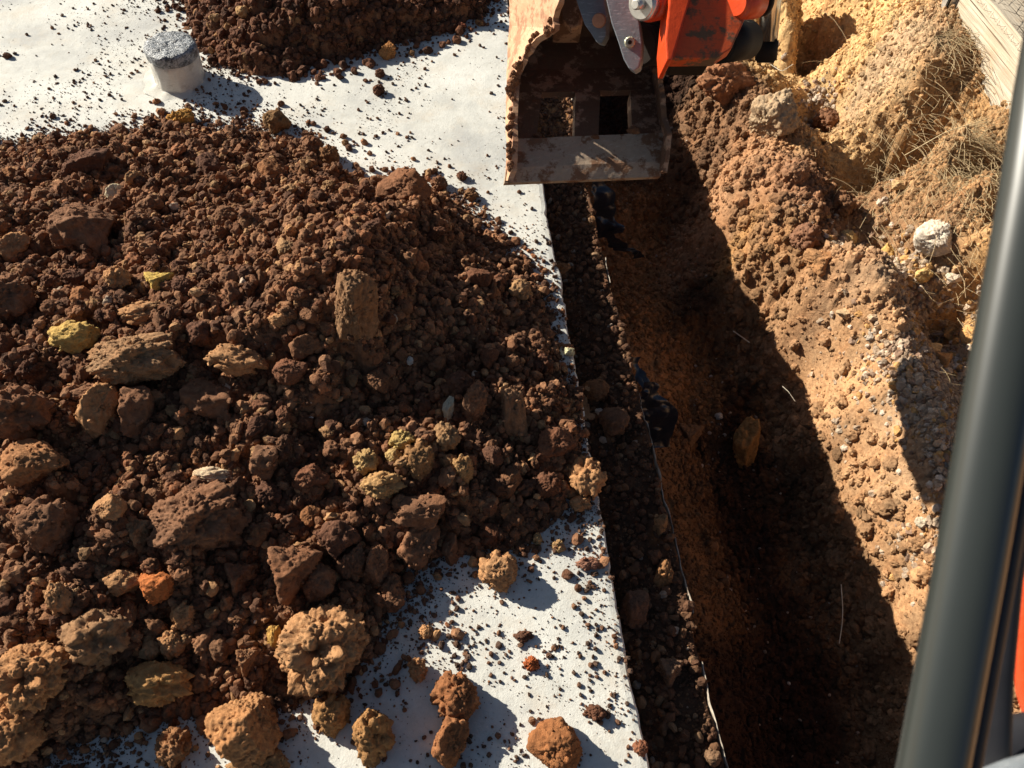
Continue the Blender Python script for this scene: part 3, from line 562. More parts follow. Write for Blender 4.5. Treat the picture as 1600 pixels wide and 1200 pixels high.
H = [
 (147, 262, 98, 60, cD, 'smooth', 1, 'flat dark reddish brown rock half buried near the back edge of the heap'),
 (132, 362, 112, 100, cB, 'smooth', 1, 'big brown angular block leaning on the heap below the dark flat rock'),
 (30, 388, 44, 42, cT, 'angular', 0, 'small orange brown cube shaped clod near the left border'),
 (22, 470, 80, 80, cB, 'clump', 0, 'rough crumbly clod at the left border above the yellow patch'),
 (250, 438, 46, 32, cY, 'angular', 0, 'small bright yellow clay lump on the upper left of the heap'),
 (188, 438, 42, 48, cT, 'clump', 0, 'tan knobbly clod just left of the bright yellow lump'),
 (122, 528, 80, 52, (.52, .36, .12), 'clump', 0, 'flat yellow ochre clod left of the long rounded lump'),
 (214, 560, 138, 80, cG, 'clump', 1, 'long rounded grey brown lump lying across the left of the heap'),
 (163, 636, 56, 78, cT, 'angular', 0, 'pointed tan clod hanging below the long rounded lump'),
 (222, 640, 72, 90, cB, 'smooth', 0, 'dark upright block in the shade right of the pointed clod'),
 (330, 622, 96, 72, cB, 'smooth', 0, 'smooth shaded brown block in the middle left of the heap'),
 (555, 478, 72, 100, (.24, .14, .075), 'angular', 1, 'large upright angular stone near the top of the shaded slope'),
 (803, 640, 50, 112, (.22, .13, .075), 'smooth', 0, 'tall bone shaped pale clay piece standing on the right slope'),
 (745, 618, 44, 52, cB, 'angular', 0, 'brown clod just left of the bone shaped piece'),
 (720, 598, 40, 42, cD, 'round', 0, 'rounded dark clod above and left of the bone shaped piece'),
 (636, 300, 72, 62, (.2, .10, .055), 'angular', 0, 'peaked reddish clod on the back rim of the heap beside bare slab'),
 (915, 742, 62, 70, cT, 'clump', 0, 'crumbly tan clod perched on the slab edge over the ledge'),
 (905, 785, 34, 26, cT, 'clump', 0, 'little crumbly lump at the foot of the clod on the slab edge'),
 (778, 886, 64, 62, cT, 'clump', 0, 'crumbly clod alone on the concrete below the right end of the heap'),
 (712, 1078, 74, 78, (.24, .11, .05), 'clump', 0, 'upper of two stacked looking reddish clods on bare concrete'),
 (706, 1150, 56, 66, (.24, .11, .05), 'angular', 0, 'lower of two reddish clods on bare concrete'),
 (868, 1158, 72, 70, (.27, .12, .05), 'angular', 0, 'pointed orange brown clod nearest the slab corner at the bottom'),
 (512, 1000, 142, 128, (.40, .225, .11), 'clump', 1, 'largest sunlit tan clod at the lower front of the heap'),
 (252, 1058, 106, 66, (.42, .24, .095), 'clump', 0, 'wide knobbly ochre clod in the lower left foreground'),
 (66, 1045, 120, 100, (.40, .215, .10), 'clump', 1, 'big tan mound shaped clod in the lower left corner'),
 (30, 1130, 100, 90, (.40, .215, .10), 'clump', 0, 'tan clod at the bottom left corner below the mound shaped clod'),
 (392, 1125, 104, 110, (.38, .20, .09), 'angular', 1, 'tall tan clod cut by the bottom border left of centre'),
 (410, 1190, 90, 60, (.32, .19, .09), 'clump', 0, 'crumbly clod on the bottom border under the tall tan clod'),
 (276, 1160, 56, 56, (.26, .14, .07), 'clump', 0, 'small hollow looking clod on speckled concrete at the bottom'),
 (160, 985, 104, 92, cG, 'clump', 0, 'grey brown clod with a lit crest above the ochre foreground clod'),
 (290, 955, 40, 50, cT, 'clump', 0, 'upper tip of a thin standing flake in the lower left'),
 (272, 1000, 44, 48, cT, 'clump', 0, 'thin standing flake of pale soil in the lower left'),
 (250, 911, 56, 50, (.42, .15, .05), 'round', 0, 'rounded orange red clod, brightest orange in the lower left'),
 (176, 793, 42, 40, cT, 'angular', 0, 'tan block above left of the thin wedge flake'),
 (226, 828, 38, 70, cG, 'angular', 0, 'wedge shaped flake of stone left of the large dark block'),
 (312, 808, 138, 108, cB, 'clump', 1, 'large dark rounded block in the shaded left half of the heap'),
 (82, 812, 88, 86, cB, 'clump', 0, 'dark clod with a lit left rim in the left half of the heap'),
 (98, 928, 42, 62, cT, 'clump', 0, 'narrow upright tan clod in the lower left above the mound'),
 (192, 905, 60, 40, cT, 'round', 0, 'smooth oval clod left of the orange red clod'),
 (432, 990, 26, 56, (.46, .28, .08), 'round', 0, 'slim upright ochre stone left of the largest sunlit clod'),
 (388, 1025, 34, 46, (.24, .13, .07), 'angular', 0, 'small brown wedge left of and below the slim ochre stone'),
 (334, 742, 64, 30, cP, 'clump', 0, 'pale crumbly strip on top of the large dark rounded block'),
 (655, 715, 52, 62, (.26, .15, .07), 'clump', 0, 'reddish crusted clod in the middle of the sunlit cluster'),
 (696, 680, 48, 46, (.30, .19, .10), 'clump', 0, 'round tan clod at the top right of the sunlit cluster'),
 (628, 686, 44, 34, (.42, .31, .12), 'clump', 0, 'yellowish clod at the top of the sunlit cluster'),
 (574, 720, 38, 38, (.40, .27, .12), 'clump', 0, 'small yellowish clod at the left of the sunlit cluster'),
 (616, 712, 26, 26, (.42, .31, .14), 'round', 0, 'smallest round clod inside the sunlit cluster'),
 (598, 755, 66, 44, (.38, .24, .11), 'clump', 0, 'broad tan clod at the lower left of the sunlit cluster'),
 (724, 728, 34, 52, (.36, .22, .10), 'clump', 0, 'upright clod at the right of the sunlit cluster'),
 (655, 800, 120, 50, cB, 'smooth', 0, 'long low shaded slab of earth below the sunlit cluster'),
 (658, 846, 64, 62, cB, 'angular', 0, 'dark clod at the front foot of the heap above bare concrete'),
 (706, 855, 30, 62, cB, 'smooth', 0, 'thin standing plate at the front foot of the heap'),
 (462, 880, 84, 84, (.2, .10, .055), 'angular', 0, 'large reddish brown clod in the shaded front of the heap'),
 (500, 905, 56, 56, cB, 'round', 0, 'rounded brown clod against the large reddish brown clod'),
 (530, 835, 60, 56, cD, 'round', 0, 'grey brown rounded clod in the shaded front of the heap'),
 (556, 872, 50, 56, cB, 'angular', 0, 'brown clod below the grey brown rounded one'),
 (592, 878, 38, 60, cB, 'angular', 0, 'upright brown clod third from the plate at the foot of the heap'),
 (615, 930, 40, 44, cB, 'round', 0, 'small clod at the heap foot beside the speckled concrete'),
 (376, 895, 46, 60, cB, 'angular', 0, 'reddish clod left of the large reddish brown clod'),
 (38, 640, 100, 84, (.2, .10, .055), 'clump', 0, 'reddish crumbly block at the left border in mid height'),
 (62, 720, 92, 74, (.3, .15, .07), 'angular', 0, 'orange brown angular block below the reddish block on the left'),
 (418, 720, 60, 50, cB, 'smooth', 0, 'shaded smooth block left of the sunlit cluster'),
 (372, 560, 96, 50, cT, 'clump', 0, 'tan crumbly ridge right of the long rounded lump'),
 (315, 520, 40, 42, cD, 'round', 0, 'dark rounded clod above the tan crumbly ridge'),
 (436, 500, 34, 24, cT, 'round', 0, 'small sunlit clod left of the upright angular stone'),
 (228, 490, 90, 40, cT, 'clump', 0, 'knobbly tan bank of clods above the long rounded lump'),
 (140, 615, 60, 30, cB, 'clump', 0, 'low clod left of the pointed tan clod'),
 (289, 186, 46, 30, (.50, .27, .07), 'angular', 0, 'bright orange clod on the concrete in front of the capped pipe'),
 (238, 194, 24, 22, cD, 'clump', 0, 'small dark clod left of the bright orange clod'),
 (190, 208, 24, 24, cB, 'angular', 0, 'little brown clod on the back rim of the heap'),
 (434, 192, 40, 38, (.22, .13, .06), 'round', 0, 'round brown clod alone on the concrete right of the pipe shadow'),
 (490, 234, 36, 40, cB, 'clump', 0, 'brown clod at the back rim of the heap right of the round clod'),
 (515, 245, 34, 36, (.2, .11, .055), 'clump', 0, 'second brown clod at the back rim of the heap right of the round clod'),
 (608, 82, 30, 26, (.45, .22, .08), 'angular', 0, 'orange clod at the front tip of the smaller dark heap'),
 (736, 305, 24, 22, (.22, .12, .06), 'clump', 0, 'small brown clod on concrete just left of the bucket lip'),
 (687, 288, 26, 26, cB, 'clump', 0, 'small brown clod right of the peaked reddish clod'),
 (722, 276, 18, 16, cD, 'clump', 0, 'tiny dark clod on concrete close to the bucket'),
 (592, 142, 20, 18, cD, 'clump', 0, 'small dark clod on the open concrete below the smaller heap'),
 (594, 116, 16, 15, cD, 'clump', 0, 'tiny dark clod nearest the smaller heap on open concrete'),
 (720, 42, 18, 14, (.25, .09, .05), 'clump', 0, 'tiny reddish clod at the right of the smaller heap'),
 (13, 88, 14, 11, cD, 'clump', 0, 'tiny dark clod at the left border on open concrete'),
 (830, 1035, 24, 22, cR, 'clump', 0, 'small red brown clod on concrete right of the two reddish clods'),
 (654, 1042, 30, 46, cT, 'clump', 0, 'tan crumb cluster beside the upper reddish clod'),
 (585, 1135, 64, 110, (.34, .19, .08), 'clump', 0, 'tall crumbly tan heaplet right of centre on the bottom border'),
 (520, 1105, 60, 70, (.34, .19, .08), 'clump', 0, 'crumbly tan heaplet beside the tall one at the bottom'),
 (666, 985, 24, 22, cT, 'clump', 0, 'small tan clod at the edge of speckled concrete'),
 (840, 840, 16, 28, (.36, .24, .12), 'clump', 0, 'thin tan crumb standing on concrete by the slab edge'),
 (873, 852, 18, 24, (.36, .24, .12), 'clump', 0, 'tan crumb on concrete closest to the slab edge'),
 (920, 880, 44, 20, (.25, .13, .09), 'clump', 0, 'flattened pinkish crumb pile near the slab edge'),
 (818, 992, 30, 18, cD, 'clump', 0, 'low dark crumb on shaded concrete'),
 (1000, 1165, 24, 26, (.22, .10, .06), 'clump', 0, 'small clod at the slab edge in the bottom right of the concrete'),
 (930, 1110, 34, 24, cD, 'clump', 0, 'low dark clod on concrete above the pointed orange clod'),
 (1205, 185, 72, 84, (.42, .32, .21), 'angular', 1, 'grey tan lump of old concrete and earth on the berm'),
 (1130, 130, 80, 60, (.30, .15, .08), 'clump', 0, 'reddish crumbly clod at the top of the berm below the orange arm'),
 (1280, 408, 62, 42, cT, 'angular', 0, 'tilted plate of clay on the berm above the gravel'),
 (1255, 372, 50, 48, (.22, .12, .075), 'clump', 0, 'dark purple brown crumbly mass on the berm'),
 (1240, 270, 44, 40, (.30, .17, .10), 'clump', 0, 'brown crumbly mass in the middle of the berm'),
 (1290, 190, 44, 40, cB, 'clump', 0, 'dark clod in the shade behind the grey tan lump'),
 (1312, 320, 40, 44, (.2, .11, .06), 'clump', 0, 'brown clod on the shaded side of the berm'),
 (1162, 690, 46, 96, (.34, .19, .07), 'smooth', 0, 'tall orange streaked stone standing on the trench floor'),
 (1075, 676, 44, 40, (.22, .13, .07), 'angular', 0, 'square brown block on the trench floor'),
 (932, 612, 44, 34, (.18, .09, .045), 'angular', 0, 'brown stone on the ledge beside the clod covered slab edge'),
 (880, 420, 24, 22, (.26, .14, .07), 'angular', 0, 'small orange brown stone high on the ledge'),
 (1036, 893, 34, 50, (.24, .13, .06), 'angular', 0, 'upright brown stone at the outer rim of the ledge'),
 (1030, 815, 22, 38, (.24, .14, .07), 'round', 0, 'oval brown stone at the outer rim of the ledge'),
 (990, 945, 56, 66, (.13, .075, .05), 'smooth', 0, 'large grey brown stone deep in the ledge shade'),
 (1045, 1040, 40, 44, (.16, .10, .065), 'angular', 0, 'grey brown stone on the lower ledge'),
 (960, 660, 50, 44, (.14, .08, .05), 'angular', 0, 'dark stone on the ledge above the blue membrane'),
 (1110, 1180, 30, 26, (.2, .13, .08), 'round', 0, 'small stone at the bottom end of the ledge'),
]
HS = [
 (1454, 374, 50, 50, (.62, .58, .50), 'angular', 'chalky white rock lying at the foot of the ochre bank'),
 (183, 304, 24, 28, (.66, .58, .40), 'angular', 'cream coloured flat stone below the dark flat rock'),
 (702, 640, 22, 50, (.42, .42, .33), 'smooth', 'slim grey green stone poking from the shaded right slope'),
 (889, 550, 22, 16, (.52, .54, .36), 'smooth', 'pale greenish pebble on the slab edge'),
 (641, 566, 12, 14, (.5, .5, .47), 'round', 'grey white pebble in the middle of the shaded slope'),
 (486, 656, 14, 12, (.65, .63, .62), 'angular', 'white chip in the shaded middle of the heap'),
 (391, 307, 12, 12, (.7, .5, .4), 'round', 'pinkish pebble on the upper part of the heap'),
 (274, 378, 9, 8, (.65, .55, .42), 'round', 'tiny pale pebble above the bright yellow lump'),
 (511, 237, 12, 9, (.75, .75, .75), 'smooth', 'white chip at the back rim of the heap'),
 (340, 30, 24, 14, (.30, .19, .10), 'round', 'smooth tan stone at the left rim of the smaller heap'),
 (382, 26, 22, 18, (.42, .28, .14), 'round', 'pale tan stone second from the left rim of the smaller heap'),
 (1405, 292, 44, 20, (.50, .36, .19), 'smooth', 'flat tan stone in the straw above the gravel'),
 (1322, 372, 26, 22, (.52, .38, .18), 'angular', 'tan stone at the upper end of the gravel strip'),
 (1385, 395, 26, 34, (.55, .36, .13), 'smooth', 'ochre shard pointing down to the gravel strip'),
 (1482, 520, 28, 24, (.55, .38, .18), 'angular', 'pale ochre stone on the right side of the gravel'),
 (1512, 525, 26, 36, (.56, .34, .14), 'angular', 'orange ochre stone next to the cab pillar edge'),
 (1455, 545, 34, 20, (.58, .42, .22), 'smooth', 'flat ochre stone in the middle of the gravel'),
 (1470, 560, 34, 24, (.5, .28, .12), 'angular', 'split rusty stone on the gravel'),
 (1320, 492, 36, 16, (.52, .40, .25), 'smooth', 'long pale stone at the upper edge of the berm crest'),
 (1365, 497, 30, 14, (.5, .38, .26), 'smooth', 'flat pale stone beside the long one on the berm crest'),
 (1404, 737, 10, 10, (.68, .62, .52), 'round', 'white round pebble set in the lit trench wall'),
 (1440, 815, 20, 18, (.52, .48, .38), 'angular', 'grey green stone in the lit wall near the pillar'),
 (1122, 650, 12, 12, (.6, .58, .52), 'round', 'white pebble on the dark trench floor'),
 (935, 645, 14, 16, (.42, .42, .40), 'round', 'light grey pebble on the ledge beside the slab'),
 (1052, 985, 20, 14, (.42, .33, .25), 'smooth', 'flat pinkish stone on the lower ledge'),
 (1400, 560, 22, 12, (.5, .38, .27), 'smooth', 'thin pale stone in shade on the gravel strip'),
 (1440, 430, 34, 22, (.6, .42, .18), 'angular', 'ochre stone just below the chalky white rock'),
 (1490, 440, 30, 18, (.62, .56, .46), 'angular', 'whitish stone below right of the chalky rock'),
]
used = []
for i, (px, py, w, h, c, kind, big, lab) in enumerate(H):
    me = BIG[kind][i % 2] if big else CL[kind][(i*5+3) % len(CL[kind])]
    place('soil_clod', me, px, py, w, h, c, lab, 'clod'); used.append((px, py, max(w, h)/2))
for i, (px, py, w, h, c, kind, lab) in enumerate(HS):
    place('stone', CL[kind][i % len(CL[kind])], px, py, w, h, c, lab, 'stone', None, .2)
bpy.context.view_layer.update()
SP = []; SC = []
for o in [o for o in col.objects if o.name.startswith('soil_clod')]:
    if o.color[0] > .5: continue
    n_ = int(np.clip(2.6e4*o.scale[0]*o.scale[2], 6, 220)); me = o.data; nv_ = len(me.vertices); vi = rng.integers(0, nv_, n_)
    co = np.array([(o.matrix_basis @ me.vertices[int(i)].co)[:] for i in vi]); SP.append(co); SC.append(np.tile(np.array(o.color[:3]), (n_, 1)))
SP = np.concatenate(SP); SC = np.concatenate(SC)*rng.uniform(.75, 1.45, (len(SP), 1)); q, _ = rnd_scale(len(SP), .0018, .0075, 2.6, .9)
scatter('soil_crumbs', SP, q, rng.uniform(0, 6.28, (len(SP), 3)), np.clip(SC, .01, .8), M_soil_inst, 7, 2, .75, 'fine crumbs clinging to the surfaces of the big soil clods')
# unnamed medium clods, all alike
poly1 = np.array(OUT1, float); n = 0; tries = 0
while n < 150 and tries < 5000:
    tries += 1; px = rng.uniform(0, 900); py = rng.uniform(240, 1190)
    if sdist(poly1, np.array([px]), np.array([py]))[0] < 6: continue
    r = 7+15*rng.random()**1.6*(.6+py/1500)
    if any((px-a)**2+(py-b)**2 < (r+c)**2*.8 for a, b, c in used): continue
    used.append((px, py, r)); n += 1
    kind = rng.choice(['angular', 'clump', 'angular', 'round']); c = tints(1, [(.15, .07, .04, 5), (.19, .10, .055, 3), (.30, .19, .10, 1.2), (.11, .055, .035, 3), (.27, .13, .06, .8)], .15)[0]
    place('soil_clod', CL[kind][rng.integers(0, 4)], px, py, r*2.2, r*rng.uniform(1.6, 2.3), c, 'loose brown soil clod among many alike on the large heap', 'clod', 'loose brown clods on the large heap', .3, yaw=rng.uniform(-3, 3))

# ================================================================== CAPPED PIPE
def lathe(prof, seg=48, jit=0., seed=0, cap=True):
    V = []; 
    for k, (r, z) in enumerate(prof):
        a = np.arange(seg)/seg*2*math.pi; q = np.c_[np.cos(a), np.sin(a), np.full(seg, z*6.)]
        rr = r*(1+jit*(vn3(q*3+seed, seed)-.5)) if r > 0 else a*0
        V.append(np.c_[rr*np.cos(a), rr*np.sin(a), np.full(seg, z)])
    V = np.concatenate(V); i = np.arange(seg); F_ = []
    for k in range(len(prof)-1): F_.append(np.stack([k*seg+i, k*seg+(i+1) % seg, (k+1)*seg+(i+1) % seg, (k+1)*seg+i], 1))
    return V, np.concatenate(F_)
M_wrap = worn('dusty white plastic wrap', (.60, .58, .52), (.40, .37, .32), .56, .35, 0, (.5, .48, .42), (.75, .74, .7))
def foil():
    m, n, l, bs = nt('crinkled grey tape'); p = posn(n)
    v = n.new('ShaderNodeTexVoronoi'); v.feature = 'DISTANCE_TO_EDGE'; v.inputs['Scale'].default_value = 42
    w = noise(n, l, p, 16, 5, .7); mx = n.new('ShaderNodeVectorMath'); mx.operation = 'ADD'
    sc = n.new('ShaderNodeVectorMath'); sc.operation = 'SCALE'; sc.inputs['Scale'].default_value = .12; l.new(w, sc.inputs[0]); l.new(p, mx.inputs[0]); l.new(sc.outputs[0], mx.inputs[1]); l.new(mx.outputs[0], v.inputs['Vector'])
    f = noise(n, l, p, 45, 6, .75)
    c = mix(n, l, ramp(n, l, v.outputs['Distance'], (.0, .55), (.10, 0.)), ramp(n, l, f, (.4, (.03, .035, .042)), (.66, (.26, .28, .30))), (.62, .64, .66))
    l.new(c, bs.inputs['Base Color']); bs.inputs['Roughness'].default_value = .33
    b1 = bump(n, l, None, v.outputs['Distance'], .02, .5); bump(n, l, bs, f, .006, .8, b1); return m
M_foil = foil()
pp = at_z(283, 126); pipe = empty('capped_pipe', pp); pipe.rotation_euler = (0, math.radians(3), 0)
tag(pipe, 'short upright pipe wrapped in clear film with grey taped cap on the slab', 'pipe')
PR = .099
V, Fq = lathe([(PR*.99, -.01), (PR, .02), (PR*.985, .045), (PR, .07), (PR*.99, .10), (PR, .125), (PR*.9, .13), (0, .13)], 96, .05, 4)
V[:, :2] *= 1+((vn3(V*[70, 70, 40], 8)-.5)*.10+(np.abs(vn3(V*[30, 30, 90], 9)-.5))*.10)[:, None]
link('pipe_body', mesh_np('pipe_body', V, Fq), [M_wrap], pipe)
V, Fq = lathe([(PR*1.0, .118), (PR*1.035, .120), (PR*1.045, .135), (PR*1.035, .150), (PR*1.04, .158), (PR*.99, .166), (PR*.8, .170), (PR*.6, .168), (PR*.4, .172), (PR*.2, .170), (0, .171)], 72, .06, 9)
V[:, 2] += (vn3(V*[45, 45, 30], 3)-.5)*.010*(V[:, 2] > .14)
link('cap', mesh_np('cap', V, Fq), [M_foil], pipe)
# mortar fillet at the foot of the pipe
V, Fq = lathe([(PR*.97, .016), (PR*1.05, .010), (PR*1.15, .005), (PR*1.35, .002), (PR*1.6, -.003)], 64, .3, 12)
V[:, 2] += (vn3(V*60, 5)-.5)*.005
link('mortar_collar', mesh_np('mortar_collar', V, Fq), [M_slab], pipe)

# ================================================================== EXCAVATOR
ex = empty('excavator', (0, .2, 0)); tag(ex, 'orange excavator seen from its cab: arm, slotted bucket over the trench and grey cab pillar', 'excavator')
def shift(V): V = np.array(V, float).copy(); V[:, 1] -= .2; return V
def prism(pts, off, bev=.003):
    """solid between outline pts and the same outline moved by off"""
    bm = bmesh.new(); A = [bm.verts.new(p) for p in shift(pts)]; B = [bm.verts.new(p) for p in shift(np.array(pts)+np.array(off))]
    n = len(A)
    def face(vs):
        try: return bm.faces.new(vs)
        except ValueError: return None
    fa = face(A); fb = face(B[::-1])
    for i in range(n): face([A[i], B[i], B[(i+1) % n], A[(i+1) % n]])
    bmesh.ops.recalc_face_normals(bm, faces=bm.faces)
    if bev: bmesh.ops.bevel(bm, geom=[e for e in bm.edges if e.calc_face_angle(0) > .6], offset=bev, segments=2, affect='EDGES', profile=.6)
    bmesh.ops.triangulate(bm, faces=[f for f in bm.faces if len(f.verts) > 4])
    me = bpy.data.meshes.new('p'); bm.to_mesh(me); bm.free(); return me
def sheet(rows, thick, bump_amp=.0, seed=0, nu=26, sub=8):
    """rows: list of (left point, right point) down a bent plate -> closed thick shell, grid with small dents"""
    rows = [(np.array(a, float), np.array(b, float)) for a, b in rows]; R_ = []
    for i in range(len(rows)-1):
        for k in range(sub): t = k/sub; R_.append((rows[i][0]*(1-t)+rows[i+1][0]*t, rows[i][1]*(1-t)+rows[i+1][1]*t))
    R_.append(rows[-1]); m = len(R_)
    G = np.array([[a*(1-t)+b*t for t in np.linspace(0, 1, nu)] for a, b in R_])
    du = np.gradient(G, axis=1); dv = np.gradient(G, axis=0); N = np.cross(du, dv); N /= np.linalg.norm(N, axis=2, keepdims=True)+1e-9
    if N[..., 1].mean() > 0: N = -N          # towards the camera side
    q = G.reshape(-1, 3); dz = ((vn3(q*28, seed)-.5)*.6+(vn3(q*80, seed+1)-.5)*.4).reshape(m, nu, 1)*bump_amp
    top = G+N*dz; bot = G-N*thick
    V = np.concatenate([top.reshape(-1, 3), bot.reshape(-1, 3)]); F1 = grid_faces(m, nu); off = m*nu; F2 = F1[:, ::-1]+off
    i = np.arange(m*nu).reshape(m, nu); E = []
    for line, rev in ((i[0], 0), (i[-1], 1), (i[:, 0], 1), (i[:, -1], 0)):
        a = line[:-1]; b = line[1:]; E.append(np.stack([b, a, a+off, b+off] if not rev else [a, b, b+off, a+off], 1))
    me = mesh_np('plate', shift(V), np.concatenate([F1, F2]+E), False)
    bm = bmesh.new(); bm.from_mesh(me); bmesh.ops.recalc_face_normals(bm, faces=bm.faces); bm.to_mesh(me); bm.free(); return me
def cyl(a, b, r, seg=32, bev=.0):
    a = np.array(a); b = np.array(b); d = b-a; L = np.linalg.norm(d); q = Vector(d).to_track_quat('Z', 'Y').to_matrix()
    bm = bmesh.new(); bmesh.ops.create_cone(bm, cap_ends=True, segments=seg, radius1=r*MS, radius2=r*MS, depth=L)
    if bev: bmesh.ops.bevel(bm, geom=[e for e in bm.edges if e.calc_face_angle(0) > .8], offset=bev, segments=3, affect='EDGES')
    for f in bm.faces: f.smooth = len(f.verts) == 4
    bmesh.ops.transform(bm, matrix=Matrix.Translation(Vector((a+b)/2)-Vector((0, .2, 0))) @ q.to_4x4(), verts=bm.verts)
    me = bpy.data.meshes.new('c'); bm.to_mesh(me); bm.free(); return me
MS = .78
def D(px, py, d): return at_d(px, py, d*MS)
bk = empty('bucket'); bk.parent = ex
def bp(name, me, mat, parent=None):
    me.name = name; return link(name, me, [mat], parent if parent else bk)
# floor and back of the bucket, row by row (left end, right end), from lip to hinge
r_lip = (D(788, 286, 2.93), D(1032, 276, 3.03)); r_mid = (D(792, 262, 2.935), D(1036, 252, 3.035)); r_top = (D(800, 217, 2.98), D(1040, 207, 3.08))
bp('cutting_edge', sheet([r_lip, r_mid, r_top], .022, .004, 3, 60, 8), M_edge)
def on_row(row, px):                        # point of a row at picture column px
    f = lambda t: row[0]*(1-t)+row[1]*t
    pxs = []
    for t in np.linspace(-.05, 1.05, 221):
        p = f(t); d = p-np.array([0, 0, CAMH]); pxs.append(800+FPX*d[0]/(d@cF))
    return f(np.interp(px, pxs, np.linspace(-.05, 1.05, 221)))
r0 = (D(800, 219, 3.0), D(1038, 209, 3.10)); r1 = (D(797, 146, 3.15), D(1022, 140, 3.24)); 
for (a0, b0), (a1, b1) in (((800, 838), (797, 847)), ((898, 935), (899, 938)), ((988, 1037), (985, 1021))):
    bp('strap', sheet([(on_row(r0, a0), on_row(r0, b0)), (on_row(r1, a1), on_row(r1, b1))], .05, .006, a0, 12, 14), M_bucket)
rb = [r1, (D(797, 110, 3.23), D(1018, 104, 3.31)), (D(797, 60, 3.28), D(1014, 56, 3.34)), (D(798, 5, 3.22), D(1012, 3, 3.28)), (D(800, -70, 3.05), D(1012, -70, 3.10)), (D(800, -130, 2.85), D(1012, -128, 2.9))]
bp('back_plate', sheet(rb, .02, .006, 9, 40, 8), M_bucket)
# side plates: front edge (towards the mouth) and rear edge rows
def side(front, rear, thick, seed, mat, name='side_plate'):
    rows = [(np.array(a), np.array(b)) for a, b in zip(front, rear)]
    R_ = []; sub = 8
    for i in range(len(rows)-1):
        for k in range(sub): t = k/sub; R_.append((rows[i][0]*(1-t)+rows[i+1][0]*t, rows[i][1]*(1-t)+rows[i+1][1]*t))
    R_.append(rows[-1]); m = len(R_); nu = 14
    jag = (np.array([vn2(np.array([k*.45]), np.array([seed*1.]), 4)[0] for k in range(m)])-.5)*.10
    G = np.array([[a*(1-t)+b*t for t in np.linspace(j*1.0, 1, nu)] for (a, b), j in zip(R_, jag)])
    du = np.gradient(G, axis=1); dv = np.gradient(G, axis=0); N = np.cross(du, dv); N /= np.linalg.norm(N, axis=2, keepdims=True)+1e-9
    if (N[..., 0].mean()) > 0: N = -N
    q = G.reshape(-1, 3); dz = ((vn3(q*30, seed)-.5)*.7+(vn3(q*90, seed+1)-.5)*.4).reshape(m, nu, 1)*.006
    V = np.concatenate([(G+N*dz).reshape(-1, 3), (G-N*thick).reshape(-1, 3)]); F1 = grid_faces(m, nu); off = m*nu
    i = np.arange(m*nu).reshape(m, nu); E = []
    for line in (i[0], i[-1], i[:, 0], i[:, -1]): a = line[:-1]; b = line[1:]; E.append(np.stack([a, b, b+off, a+off], 1))
    me = mesh_np('plate', shift(V), np.concatenate([F1, F1[:, ::-1]+off]+E), False)
    bm = bmesh.new(); bm.from_mesh(me); bmesh.ops.recalc_face_normals(bm, faces=bm.faces); bm.to_mesh(me); bm.free()
    return bp(name, me, mat)
fl = [D(793, 282, 2.90), D(800, 262, 2.89), D(801, 220, 2.90), D(800, 190, 2.93), D(802, 150, 2.96), D(806, 115, 2.96), D(818, 88, 2.93), D(838, 60, 2.87), D(864, 44, 2.80), D(870, 0, 2.74), D(880, -60, 2.66), D(890, -130, 2.6)]
rl = [D(789, 282, 2.94), D(790, 262, 2.95), D(791, 220, 3.0), D(790, 190, 3.06), D(791, 150, 3.16), D(792, 115, 3.24), D(793, 88, 3.27), D(794, 60, 3.29), D(795, 40, 3.27), D(796, 0, 3.23), D(796, -60, 3.08), D(797, -130, 2.87)]
side(fl, rl, .016, 5, M_side)
fr = [D(1036, 268, 3.0), D(1040, 240, 3.0), D(1042, 209, 3.0), D(1034, 180, 3.04), D(1032, 150, 3.05), D(1028, 125, 3.04), D(1040, 100, 2.98), D(1052, 60, 2.92), D(1060, 0, 2.86), D(1066, -60, 2.78), D(1070, -130, 2.7)]
rr = [D(1028, 270, 3.04), D(1030, 245, 3.05), D(1034, 212, 3.10), D(1026, 180, 3.16), D(1022, 150, 3.24), D(1018, 125, 3.30), D(1017, 100, 3.32), D(1014, 60, 3.35), D(1012, 0, 3.29), D(1012, -60, 3.12), D(1012, -130, 2.92)]
side(fr, rr, .014, 8, M_bucket)
# hinge ears and cross tube inside the bucket top
ear = [(893, -60), (900, 0), (913, 38), (923, 52), (932, 66), (940, 68), (947, 55), (948, 25), (944, 0), (936, -60)]
bp('hinge_ear', prism([D(x, y, 2.76) for x, y in ear], cF*.02+np.array([.012, 0, 0]), .003), M_link)
ear2 = [(866, -60), (872, 0), (880, 30), (893, 45), (905, 40), (908, 10), (903, -60)]
bp('hinge_ear', prism([D(x, y, 2.90) for x, y in ear2], cF*.03, .003), M_bucket)
bp('hinge_pad', prism([D(x, y, 3.0) for x, y in [(862, -40), (866, 40), (910, 40), (912, 10), (1010, 8), (1010, -40)]], cF*.12, .004), M_bucket)
bp('worn_pin_spot', cyl(D(936, 32, 2.745), D(936, 32, 2.79), .024, 24, .003), simple('rusty pin', (.42, .2, .12), .7))
